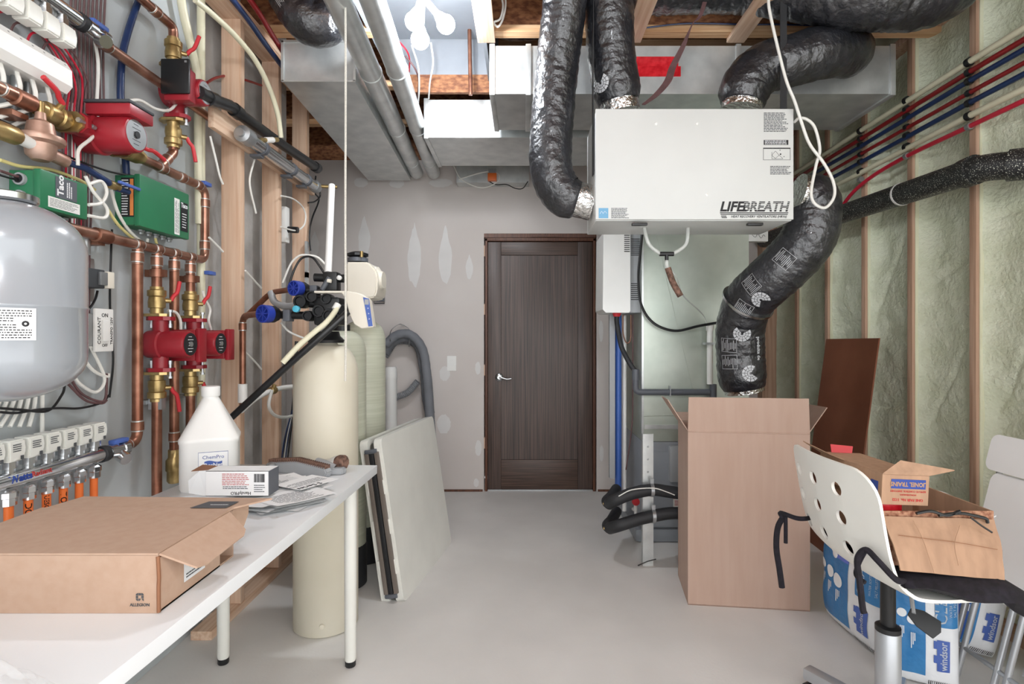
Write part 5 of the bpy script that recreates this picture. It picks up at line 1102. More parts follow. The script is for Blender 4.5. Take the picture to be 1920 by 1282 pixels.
# brown shipping box
T = thing('shipping_box', 'flat brown cardboard shipping box with open flaps on the table', 'box', (-.93,1.21,TZ))
bx0, bx1, by0, by1, bz = -1.16, -.698, 1.067, 1.345, .851
bm = B()
for lo, hi in (((bx0,by0,TZ+.0005), (bx1,by0+.004,bz)), ((bx0,by1-.004,TZ+.0005), (bx1,by1,bz)), ((bx0,by0+.004,TZ+.0005), (bx0+.004,by1-.004,bz)), ((bx1-.004,by0+.004,TZ+.0005), (bx1,by1-.06,bz-.006)), ((bx0,by0+.004,TZ+.0005), (bx1,by1-.004,TZ+.004))): box(bm, lo, hi)
obj('box_body', bm, 'cardboard', T)
bm = B(); sheet(bm, [(bx0,by0,bz+.0005), (bx1,by0,bz+.0005), (bx1,by1,bz+.003), (bx0,by1,bz+.003)], .004, (0,0,1)); obj('lid', bm, 'cardboard', T)
bm = B(); sheet(bm, [(bx0+.01,by1+.001,bz+.003), (bx1+.0,by1+.001,bz+.003), (bx1+.055,by1+.085,bz+.001), (bx0+.03,by1+.09,bz+.004)], .004, (0,0,1)); tf = obj('tuck_flap', bm, 'cardboard', T)
bm = B(); sheet(bm, [pZ(356,952,bz+.0085), pZ(424,952,bz+.0085), pZ(448,940,bz+.0085), pZ(392,940,bz+.0085)], .0004, (0,0,1)); lb = obj('dark_label', bm, 'labelgrey', tf)
lines('label_print', frame(pZ(412,946,bz+.0092), (1,0,0), (.15,1,0)), .045, .006, 1, 'inkwhite', lb)
bm = B(); P = [(bx1,by0+.002,bz), (bx1,by1-.02,bz), (bx1+.055,by1-.055,bz-.03), (bx1+.062,by1-.075,bz-.036), (bx1+.06,by0+.06,bz-.042), (bx1+.052,by0+.036,bz-.040)]
sheet(bm, P, .004, (.5,0,.85)); obj('side_flap', bm, 'cardboard', T)
bm = B(); P = [pY(429,957,by1+.02), pY(467,938,by1+.09), pY(466,962,by1+.085), pY(456,990,by1+.07), pY(432,1016,by1+.02)]; sheet(bm, P, .004); obj('ear_flap', bm, 'cardboard', T)
bm = B(); tube(bm, spline([(bx1-.001,by0+.001,bz-.002), (bx1+.003,by0-.002,bz-.04), (bx1+.001,by0,TZ+.05), (bx1+.002,by0-.001,TZ+.003)], 5), .0035, 6); obj('torn_corner', bm, 'cardin', T)
Mx = frame((bx1+.0006,1.185,TZ+.055), (0,1,0), (0,0,1)); plate('shipping_label', Mx, .075, .062, 'paperhi', T); barcode('barcode', up(Mx, .0008) @ Matrix.Translation((0,.006,0)), .036, .026, 'ink', T); lines('label_print', up(Mx, .0008) @ Matrix.Translation((0,-.02,0)), .062, .012, 2, 'labelgrey', T); lines('label_print', up(Mx, .0008) @ Matrix.Translation((0,.026,0)), .062, .006, 1, 'labelgrey', T)
My = frame(pY(262,1134,by0-.0006), (1,0,0), (0,0,1)); text('lettering', 'ALLEGION', .0080, My, 'labelgrey', T, bold=.0001)
Mq = frame(pY(262,1119,by0-.0006), (1,0,0), (0,0,1)); bm = B()
u_ = .0052; g_ = .00045
cells = {(0,2): [(.45,0), (1,0), (1,1), (0,1), (0,.45)], }
def cell(i, j, poly): prism(bm, [((i-1.5+x*(1-g_/u_*2)+g_/u_)*u_, (j-1.5+y*(1-g_/u_*2)+g_/u_)*u_) for x, y in poly], .0003, Mq)
sq = [(0,0), (1,0), (1,1), (0,1)]
cell(0, 2, [(0,0), (1,0), (1,1), (.6,1), (.15,.7), (0,.35)]); cell(1, 2, sq); cell(2, 2, [(0,0), (1,0), (1,.35), (.85,.7), (.4,1), (0,1)])
cell(0, 1, sq); cell(2, 1, sq); cell(0, 0, [(.6,0), (1,0), (1,1), (0,1), (.1,.5)]); cell(1, 0, [(0,0), (.4,0), (.8,.4), (.9,1), (0,1)]); cell(2, 0, [(.15,1), (1,1), (1.1,0), (.6,.15)])
obj('logo_mark', bm, 'labelgrey', T, 0)
# papers
rd = random.Random(5)
for k in range(16):
    cx, cy = rd.uniform(492,556), rd.uniform(912,950); p = pZ(cx, cy, TZ); an = math.radians(rd.uniform(-50,-8)); z = TZ+.0008+k*.0021
    bm = B(); M = Matrix.Translation((p.x, p.y, z)) @ Matrix.Rotation(an, 4, 'Z'); w_, h_ = .075, .10; G = []
    for i in range(7):
        row = []
        for j in range(7):
            u, v = i/6-.5, j/6-.5; lift = .012*max(0, u-v-.45)**1.5*(1 if k > 6 else .2)
            row.append(bm.verts.new(M @ V((u*2*w_, v*2*h_, lift))))
        G.append(row)
    for i in range(6):
        for j in range(6): bm.faces.new((G[i][j], G[i+1][j], G[i+1][j+1], G[i][j+1]))
    o = obj('paper_sheet', bm, 'paper' if k % 3 else 'paperhi', None, 60); tag(o, 'white paper sheet in the messy pile on the table', 'paper', 'loose sheets on the table')
    if k in (11, 13, 14, 15): lines('printed_lines', M @ Matrix.Translation((.01,.0,.0006)) @ Matrix.Rotation(PI/2, 4, 'Z'), .15, .11, 10, 'labelgrey', o, fill=.2, seed=k)
p = pZ(572,925,TZ); bm = B(); M = Matrix.Translation((p.x, p.y, TZ+.0355)) @ Matrix.Rotation(math.radians(-28), 4, 'Z'); box(bm, (-.07,-.07,0), (.06,.09,.0006), M); o = obj('paper_sheet', bm, 'paper'); tag(o, 'top paper sheet headed S Series on the pile', 'paper', 'loose sheets on the table')
text('lettering', 'S Series', .030, M @ Matrix.Translation((.045,-.02,.001)) @ Matrix.Rotation(-PI/2, 4, 'Z'), 'ink', o); lines('printed_lines', M @ Matrix.Translation((.0,.0,.001)) @ Matrix.Rotation(-PI/2, 4, 'Z'), .15, .05, 5, 'labelgrey', o, fill=.25)
# small white carton on the papers
Ma = Matrix.Translation((0,0,.0))
a = pZ(386,930,TZ+.036); b = pZ(503,930,TZ+.036)
ex = (b-a); ex.z = 0; Lc = ex.length; ex.normalize(); ey = V((-ex.y, ex.x, 0)); Mc = Matrix(((ex.x,ey.x,0,a.x),(ex.y,ey.y,0,a.y),(0,0,1,TZ+.036),(0,0,0,1)))
T = thing('small_carton', 'small white carton with red print and torn open end', 'box', a)
bm = B(); 
for lo, hi in (((0,0,0), (Lc,.0015,.078)), ((0,.07,0), (Lc,.0715,.078)), ((0,0,0), (Lc,.0715,.0015)), ((0,0,.0765), (Lc,.0715,.078))): box(bm, lo, hi, Mc)
obj('carton_body', bm, 'paper', T)
bm = B(); box(bm, (Lc+.0002,.001,.001), (Lc+.0016,.07,.077), Mc); obj('picture_end', bm, 'greydark', T, label='dark printed end of the carton')
bm = B(); sheet(bm, [Mc @ V(p) for p in ((0,.002,0), (-.045,-.012,.012), (-.05,-.008,.05), (-.02,-.002,.078), (0,.002,.078))], .0015); obj('carton_flap', bm, 'paperhi', T)
bm = B(); sheet(bm, [Mc @ V(p) for p in ((0,.02,.078), (-.06,.025,.072), (-.075,.05,.066), (-.05,.07,.082), (0,.07,.078))], .0015); obj('torn_flap', bm, 'cardin', T)
Mff = Mc @ Matrix(((1,0,0,0),(0,0,-1,-.0004),(0,1,0,0),(0,0,0,1)))
lines('red_print', Mff @ Matrix.Translation((Lc*.48,.052,0)), .085, .038, 7, 'inkred', T, fill=.35, seed=6); lines('black_print', Mff @ Matrix.Translation((Lc*.48,.0265,0)), .08, .011, 2, 'ink', T, fill=.35, seed=7); barcode('barcode', Mff @ Matrix.Translation((Lc*.86,.056,0)), .034, .026, 'ink', T, seed=9); lines('black_print', Mff @ Matrix.Translation((Lc*.86,.024,0)), .034, .026, 4, 'labelgrey', T, fill=.35)
text('lettering', 'HandyPRO', .014, Mff @ Matrix.Translation((Lc*.56,.0095,0)) @ Matrix.Rotation(PI, 4, 'Z'), 'ink', T)
# vacuum tools
z = TZ
p0, p1 = pZ(500,884,z), pZ(608,897,z)
T = thing('floor_brush', 'grey vacuum floor brush lying on its side on the table', 'vacuum tool', p0.lerp(p1,.5))
ex = (p1-p0).normalized(); ey = V((-ex.y, ex.x, 0)); Mb = Matrix(((ex.x,ey.x,0,p0.x),(ex.y,ey.y,0,p0.y),(0,0,1,z),(0,0,0,1))); Lb = (p1-p0).length
bm = B(); prism(bm, [(0,0), (Lb,0), (Lb+.01,.02), (Lb,.038), (Lb*.5,.052), (0,.036), (-.01,.018)], .034, Mb @ Matrix(((1,0,0,0),(0,0,1,.0),(0,1,0,0),(0,0,0,1)))); bmesh.ops.bevel(bm, geom=bm.edges[:], offset=.004, segments=2, affect='EDGES'); obj('brush_head', bm, 'plasticgrey', T, 40)
for k in range(30): bm = B(); f = k/29; zt = .036+.016*(1-abs(f-.5)*2); box(bm, (.005+Lb*f*.97,.004,zt-.002), (.010+Lb*f*.97,.03,zt+.012), Mb); obj('bristle_tuft', bm, 'bristle', T)
pcyl('brush_neck', Mb @ V((.005,.03,.022)), Mb @ V((.055,-.03,.020)), .019, 'plasticgrey', T, 20)
p = pZ(600,884,z)
T = thing('upholstery_tool', 'pale grey vacuum nozzle lying at the far end of the table', 'vacuum tool', p)
bm = B(); a = p+V((-.012,.0,.034)); b = p+V((.08,-.03,.016))
lathe(bm, [(.019,0), (.0215,.0), (.0215,.035), (.018,.06), (.016,.09)], axis_frame(a, b-a), 24, cap=False); obj('tool_neck', bm, 'plasticgrey', T); bm = B(); prism(bm, circ(.0195, 20), .001, axis_frame(a+(b-a).normalized()*.02, b-a)); obj('tool_bore', bm, 'greydark', T)
bm = B(); sheet(bm, [p+V(v) for v in ((.025,-.02,.001), (.055,-.062,.001), (.105,-.055,.001), (.115,-.03,.001), (.07,.005,.001))], .024, (0,0,1)); bmesh.ops.bevel(bm, geom=bm.edges[:], offset=.004, segments=2, affect='EDGES'); obj('tool_head', bm, 'plasticgrey', T, 40)
p = pZ(632,884,z)
T = thing('dusting_brush', 'round dusting brush with brown bristles on the table corner', 'vacuum tool', p)
dv = V((.9,-.35,.12)).normalized(); a = p+V((-.06,.03,.027))
bm = B(); lathe(bm, [(.015,0), (.017,.03), (.026,.055), (.027,.065)], axis_frame(a, dv), 20); obj('brush_socket', bm, 'whitesemi', T)
bm = B(); lathe(bm, [(.025,.064), (.029,.08), (.027,.098), (.018,.106)], axis_frame(a, dv), 28); 
for v in bm.verts: v.co += V((noise.noise(v.co*300), noise.noise(v.co*300+V((5,0,0))), noise.noise(v.co*300+V((0,9,0)))))*.002
obj('bristles', bm, 'bristle', T)
# crumpled clear bag at the near end
T = None; bm = B(); n1, n2 = 44, 34; G = []
for i in range(n1+1):
    row = []
    for j in range(n2+1):
        u, v = i/n1, j/n2
        x = -1.08+.41*u+.03*noise.noise(V((u*4, v*4, 2))); y = .58+(.36-.42*(x+.93))*v+.03*noise.noise(V((u*4, v*4, 8)))
        e = min(u, 1-u, v, 1-v); h_ = .002+.09*min(1, e*5)*(.35+abs(noise.noise(V((u*3.2, v*3.2, .5))))*1.3)+.02*min(1, e*8)*noise.noise(V((u*11, v*11, 3)))
        row.append(bm.verts.new((x, y, TZ+max(.0015, h_))))
    G.append(row)
for i in range(n1):
    for j in range(n2): bm.faces.new((G[i][j], G[i+1][j], G[i+1][j+1], G[i][j+1]))
o = obj('plastic_bag', bm, 'clear', None, 25); tag(o, 'crumpled clear plastic bag on the near end of the table', 'bag')
# ================================================================ TALL CARDBOARD BOX
T = thing('cardboard_box', 'tall open cardboard box standing on the floor before the furnace', 'box', (1.06,2.77,0))
a, b = V((.783,2.64,0)), V((1.328,2.575,0)); dp = V((.045,.33,0)); c, e = b+dp, a+dp; HB = .82; up_ = V((0,0,1))
def wallp(p, q_, z0, z1, t, inw): 
    bm = B(); sheet(bm, [p+up_*z0, q_+up_*z0, q_+up_*z1, p+up_*z1], t, inw); return bm
obj('front_panel', wallp(a, b, 0, HB, .005, dp), 'cardpink', T); obj('left_panel', wallp(a+dp*.017, e, 0, HB, .005, b-a), 'cardpink', T); obj('right_panel', wallp(b+dp*.017, c, 0, HB, .005, a-b), 'cardpink', T); obj('back_panel', wallp(e, c, 0, HB, .005, -dp), 'cardpink', T)
bm = B(); sheet(bm, [a+up_*.001, b+up_*.001, c+up_*.001, e+up_*.001], .004, (0,0,1)); obj('bottom_panel', bm, 'cardpink', T)
bm = B(); sheet(bm, [a+up_*(HB+.001), b+up_*(HB+.001), b+V((-.012,-.012,HB+.165)), a+V((.0,-.012,HB+.165))], .004, (0,1,0)); obj('front_flap', bm, 'cardpink', T)
bm = B(); sheet(bm, [a+up_*(HB+.001)+dp*.03, e+up_*(HB+.001), e+V((-.095,-.02,HB+.135)), a+V((-.085,.05,HB+.145))], .004, (1,0,.5)); obj('left_flap', bm, 'cardpink', T)
bm = B(); sheet(bm, [b+up_*(HB+.001)+dp*.03, c+up_*(HB+.001), c+V((.10,-.03,HB+.10)), b+V((.108,.05,HB+.115))], .004, (-1,0,.8)); obj('right_flap', bm, 'cardpink', T)
bm = B(); sheet(bm, [e+up_*(HB+.001), c+up_*(HB+.001), c+V((0,.12,HB+.03)), e+V((0,.12,HB+.03))], .004, (0,0,1)); obj('back_flap', bm, 'cardpink', T)
bm = B(); cyl(bm, a+V((.003,-.001,HB)), b+V((-.003,-.001,HB)), .003, 6); obj('flap_crease', bm, 'cardpink', T)
# ================================================================ WHITE SWIVEL CHAIR
CC = V((1.147,1.75,0))
T = thing('swivel_chair', 'white swivel chair with round holes in its back, piled with boxes', 'chair', CC)
YN, YF = 1.485, 1.935                                    # near and far edges of the shell
prof = [(.915,.905), (.932,.80), (.950,.70), (.968,.635), (.985,.605), (1.012,.583), (1.05,.572), (1.12,.568), (1.18,.570), (1.25,.573), (1.29,.566), (1.31,.552)]
pp = [V((x, 0, z)) for x, z in prof]; sp = spline(pp, 6); cum = [0]
for p, r in zip(sp, sp[1:]): cum.append(cum[-1]+(r-p).length)
def onprof(t):
    t = max(0, min(cum[-1]-1e-5, t)); i = 0
    while cum[i+1] < t: i += 1
    return sp[i].lerp(sp[i+1], (t-cum[i])/(cum[i+1]-cum[i]))
def tm(s, t): p = onprof(t); bow = .03*((2*(s/(YF-YN))-1)**2); return V((p.x+(bow if t < .34 else bow*max(0, 1-(t-.34)/.1)), YN+s, p.z))
Ws = YF-YN; t1 = .285
bm = B(); edges = []
def loop(pts, close=True):
    vs = [bm.verts.new((x, y, 0)) for x, y in pts]; n = len(vs)
    for i in range(n if close else n-1): edges.append(bm.edges.new((vs[i], vs[(i+1)%n])))
    return vs
NS = 16
outer = [(Ws*i/NS, t1) for i in range(NS+1)]
R_ = .085
outer += [(Ws, t1-(t1-.05)*i/8) for i in range(1, 8)]+[(Ws-.05+.05*math.cos(q_), .05-.05*math.sin(q_)) for q_ in [PI/2*i/5 for i in range(6)]]
outer += [(Ws-.05-(Ws-.05-R_)*i/8, 0) for i in range(1, 8)]+[(R_-R_*math.sin(q_), R_-R_*math.cos(q_)) for q_ in [PI/2*i/7 for i in range(8)]]
outer += [(0, R_+(t1-R_)*i/8) for i in range(1, 8)]
ov = loop(outer)
for s in (.155, .283, .405):
    for t in (.082, .168, .258): loop(circ(.0215, 18, s, t))
bmesh.ops.triangle_fill(bm, use_beauty=True, use_dissolve=False, edges=edges)
# subdivide so it bends with the shell, then add the seat
prev = ov[:NS+1]; tl = cum[-1]; K = 26
for k in range(1, K+1):
    t = t1+(tl-t1)*k/K; cur = [bm.verts.new((Ws*i/NS, t, 0)) for i in range(NS+1)]
    for i in range(NS): bm.faces.new((prev[i], prev[i+1], cur[i+1], cur[i]))
    prev = cur
for v in bm.verts: v.co = tm(v.co.x, v.co.y)
bmesh.ops.recalc_face_normals(bm, faces=bm.faces[:])
bmesh.ops.solidify(bm, geom=bm.faces[:], thickness=.009)
obj('seat_shell', bm, 'chairwhite', T, 35)
bm = B(); lathe(bm, [(.034,.06), (.036,.07), (.036,.345), (.033,.35)], Matrix.Translation(CC), 28); obj('outer_post', bm, 'chairgrey', T)
bm = B(); lathe(bm, [(.033,.345), (.036,.348), (.036,.362), (.030,.366)], Matrix.Translation(CC), 24); obj('post_collar', bm, 'blackplastic', T)
pcyl('gas_lift', CC+V((0,0,.36)), CC+V((0,0,.555)), .0215, 'blackplastic', T, 22)
pbox('seat_plate', CC+V((-.07,-.08,.548)), CC+V((.09,.08,.562)), 'blackplastic', T, .004)
p0 = CC+V((.03,-.05,.545)); p1 = pY(1713,1150,1.62); bm = B(); tube(bm, [p0, p1], .006, 8); lv = obj('lever_rod', bm, 'chairgrey', T)
bm = B(); p2 = pY(1745,1172,1.60); d_ = (p2-p1).normalized(); sd = V((0,0,1)).cross(d_); 
prism(bm, [(0,-.012), (.03,-.026), (.075,-.028), (.085,0), (.075,.028), (.03,.026), (0,.012)], .006, frame(p1-d_*.01, d_, V((.3,.5,.8)).cross(d_).cross(d_))); obj('lever_paddle', bm, 'blackplastic', T)
for k in range(5):
    an = math.atan2(.25,-.15)-2*PI*k/5; dr = V((math.cos(an), math.sin(an), 0)); L_ = .27 if k == 0 else .235
    bm = B(); M = frame(CC+V((0,0,.06)), dr, V((-dr.y, dr.x, 0)))
    box(bm, (.02,-.022,0), (L_,.022,.04), M, .006); lg = obj('base_leg', bm, 'chairgrey', T, 30)
    w_ = CC+dr*(L_-.02); bm = B(); cyl(bm, w_+V((-dr.y*.02,dr.x*.02,.027)), w_-V((-dr.y*.02,dr.x*.02,-.027)), .0265, 18); obj('caster', bm, 'blackplastic', lg)
# black cushion
bm = B(); top, bot = [], []
nu, nv = 26, 18
for i in range(nu+1):
    rt, rb = [], []
    for j in range(nv+1):
        u, v = i/nu, j/nv; x = 1.005+.52*u; y = YN-.02-.035*min(1, max(0, (u-.12)*5))+(Ws+.04+.035*min(1, max(0, (u-.12)*5)))*v
        e = min(1, min(u, 1-u)*9, min(v, 1-v)*8); e = math.sqrt(max(0, 1-(1-e)**2))
        sag = 0 if x < 1.27 else -.55*(x-1.27)
        nd = max(0, 1-v/.16)*min(1, max(0, (u-.12)*5)); base = .590+sag-.022*nd*nd; nzz = .007*noise.noise(V((u*6, v*6, 1)))
        rt.append(bm.verts.new((x, y, base+.018+.022*e+nzz*e))); rb.append(bm.verts.new((x, y, base+.018-(.016 if x < 1.27 else .034)*e-.02*nd*e)))
    top.append(rt); bot.append(rb)
for i in range(nu):
    for j in range(nv): bm.faces.new((top[i][j], top[i+1][j], top[i+1][j+1], top[i][j+1])); bm.faces.new((bot[i][j], bot[i][j+1], bot[i+1][j+1], bot[i+1][j]))
for i in range(nu):
    for j in (0, nv): bm.faces.new((top[i][j], top[i+1][j], bot[i+1][j], bot[i][j]))
for j in range(nv):
    for i in (0, nu): bm.faces.new((top[i][j], top[i][j+1], bot[i][j+1], bot[i][j]))
T = thing('seat_cushion', 'black velvet seat cushion drooping over the swivel chair front', 'cushion', (1.26,1.71,.58))
obj('pad', bm, 'velvet', T, 60)
# ties
def tie(pts, w_, name='tie'):
    P = spline(pts, 6); bm = B(); tube(bm, P, w_, 8); return obj(name, bm, 'velvet', T)
h0 = tm(.155-.0, .258); 
tie([V((1.02,1.49,.615)), V((.985,1.475,.63)), V((.955,1.50,.668)), V((.945,1.535,.683)), V((.925,1.54,.655)), V((.925,1.53,.60)), V((.93,1.525,.53)), V((.932,1.52,.515))], .0085)
tie([V((.945,1.535,.683)), V((.935,1.55,.64)), V((.93,1.555,.605)), V((.94,1.53,.595))], .006)
tie([V((1.0,1.93,.645)), V((.965,1.90,.65)), V((.935,1.905,.65)), V((.90,1.945,.655)), V((.915,1.95,.63))], .008)
tie([V((.915,1.95,.645)), V((.895,1.955,.60)), V((.890,1.955,.53)), V((.898,1.95,.46)), V((.905,1.945,.395))], .010)
tie([V((.915,1.94,.645)), V((.918,1.945,.60)), V((.918,1.945,.55))], .007)
# ================================================================ BOXES ON THE CHAIR
T = thing('worn_box', 'worn open cardboard box with a torn flap on the chair cushion', 'box', (1.14,1.71,.635))
X0, X1, Y0, Y1, Z0, Z1 = 1.0, 1.31, 1.55, 1.87, .634, .785
for nm, lo, hi, m in (('near_side', (X0,Y0,Z0), (X1,Y0+.005,Z1), 'mesh'), ('far_side', (X0,Y1-.005,Z0), (X1,Y1,Z1), 'cardtan'), ('left_side', (X0,Y0+.005,Z0), (X0+.005,Y1-.005,Z1), 'cardtan'), ('right_side', (X1-.005,Y0+.005,Z0), (X1,Y1-.005,Z1), 'cardtan'), ('bottom', (X0+.005,Y0+.005,Z0), (X1-.005,Y1-.005,Z0+.005), 'cardtan')): pbox(nm, lo, hi, m, T)
bm = B(); A_, B_, C_, D_ = pY(1652,968,1.545), pY(1862,974,1.545), pY(1882,1087,1.485), pY(1687,1069,1.485); n1, n2 = 10, 6; G = []
for i in range(n1+1):
    row = []
    for j in range(n2+1):
        u, v = i/n1, j/n2; p = A_.lerp(B_, u).lerp(D_.lerp(C_, u), v); p.y += .006*noise.noise(V((u*5, v*5, 2)))-.008*math.sin(v*PI); row.append(bm.verts.new(p))
    G.append(row)
for i in range(n1):
    for j in range(n2): bm.faces.new((G[i][j], G[i+1][j], G[i+1][j+1], G[i][j+1]))
bmesh.ops.recalc_face_normals(bm, faces=bm.faces[:]); bmesh.ops.solidify(bm, geom=bm.faces[:], thickness=.004); obj('torn_flap', bm, 'cardtan', T, 50)
for pts in (((1712,975), (1730,1010), (1752,1075)), ((1685,1003), (1740,1010), (1790,1016), (1870,1030)), ((1800,985), (1790,1020), (1797,1060))):
    bm = B(); tube(bm, spline([pY(x, y, 1.531-(y-968)*.00061) for x, y in pts], 5), .0009, 5); obj('crease', bm, 'cardtan' if pts[0][1] != 1003 else 'cardin', T)
bm = B(); P = [pY(1742,918,1.90), pY(1768,923,1.88), pY(1868,968,1.62), pY(1852,975,1.58), pY(1737,958,1.86)]; sheet(bm, P, .003, (0,0,1)); fl = obj('patterned_flap', bm, 'paperhi', T, label='pale flap with blue stripes')
P0, Px, Py = P[0], (P[2]-P[0]), (P[4]-P[0])
for k in range(7):
    u0 = .06+.12*k; bm = B(); sheet(bm, [P0+Px*u0+Py*.12, P0+Px*(u0+.07)+Py*.12, P0+Px*(u0+.05)+Py*.6, P0+Px*(u0-.02)+Py*.6], .0042, (0,0,1)); obj('blue_stripe', bm, 'indigo' if k % 2 else 'lightblue', fl)
o = pbox('red_packet', (1.01,1.58,.72), (1.075,1.68,.797), 'tape'); tag(o, 'red packet showing beneath the train carton', 'packet')
for k, P in enumerate([[(1718,962),(1745,958),(1775,966),(1800,958)], [(1760,966),(1800,962),(1825,966),(1848,972),(1852,980)], [(1820,970),(1840,985),(1860,998)]]):
    o = ptube('old_wire', [pY(x, y, 1.50 if k == 2 else 1.53) for x, y in P], .0045 if k < 2 else .0025, 'blackplastic', None, 7, 6); tag(o, ['thick black wire lying on the worn box edge', 'twisted black wire hanging over the worn box corner', 'thin wire end drooping on the worn box flap'][k], 'wire')
# train carton
T = thing('train_carton', 'small old train carton with blue and red lettering upside down', 'box', (1.06,1.70,.80))
Mq = Matrix.Translation((1.0,1.555,.803)) @ Matrix.Rotation(math.radians(3), 4, 'Z') @ Matrix.Rotation(math.radians(3), 4, 'Y')
Wc, Lc, Hc = .136, .295, .083
for nm, lo, hi in (('near_end', (0,0,0), (Wc,.003,Hc)), ('far_end', (0,Lc-.003,0), (Wc,Lc,Hc)), ('left_side', (0,.003,0), (.003,Lc-.003,Hc)), ('right_side', (Wc-.003,.003,0), (Wc,Lc-.003,Hc)), ('bottom', (.003,.003,0), (Wc-.003,Lc-.003,.003)), ('top', (.001,.001,Hc), (Wc-.001,Lc-.001,Hc+.003))): bm = B(); box(bm, lo, hi, Mq); obj(nm, bm, 'cardtan', T)
W3 = lambda *p: Mq @ V(p)
bm = B(); sheet(bm, [W3(0,-.001,Hc+.001), W3(Wc,-.001,Hc+.001), W3(Wc+.055,-.02,Hc+.022), W3(.065,.02,Hc+.035)], .003, (0,-.3,1)); obj('near_flap', bm, 'cardtan', T)
bm = B(); sheet(bm, [W3(0,Lc,Hc), W3(0,Lc-.13,Hc+.001), W3(-.03,Lc-.10,Hc+.012), W3(-.05,Lc+.02,Hc+.03)], .003, (0,0,1)); obj('far_flap', bm, 'cardtan', T)
bm = B(); sheet(bm, [W3(.03,Lc-.01,Hc+.004), W3(.10,Lc-.01,Hc+.004), W3(.105,Lc-.005,Hc+.026), W3(.028,Lc-.005,Hc+.030)], .002, (0,-1,0)); rt = obj('red_label', bm, 'redhandle', T)
Me = Mq @ Matrix(((1,0,0,Wc/2),(0,0,-1,-.0006),(0,1,0,Hc/2),(0,0,0,1))) @ Matrix.Rotation(PI, 4, 'Z')
plate('blue_panel', Me @ Matrix.Translation((-.008,-.017,0)), .100, .026, 'inkblue', T)
text('lettering', 'LIONEL TRAINS', .0165, up(Me, .0008) @ Matrix.Translation((-.008,-.017,0)), 'cardtan', T, bold=.0006, sx=.92)
text('lettering', 'REMOTE CONTROL SWITCHES', .0078, Me @ Matrix.Translation((-.008,.003,0)), 'inkred', T, sx=.95)
text('lettering', 'NON-DERAILING', .0062, Me @ Matrix.Translation((-.008,.013,0)), 'inkred', T)
text('lettering', 'ONE PAIR No. 1122', .0105, Me @ Matrix.Translation((-.008,.027,0)), 'inkred', T, bold=.0002)
Mside = Mq @ Matrix(((0,0,-1,-.0006),(-1,0,0,.03),(0,1,0,.045),(0,0,0,1))); plate('blue_panel', Mside, .03, .03, 'inkblue', T)
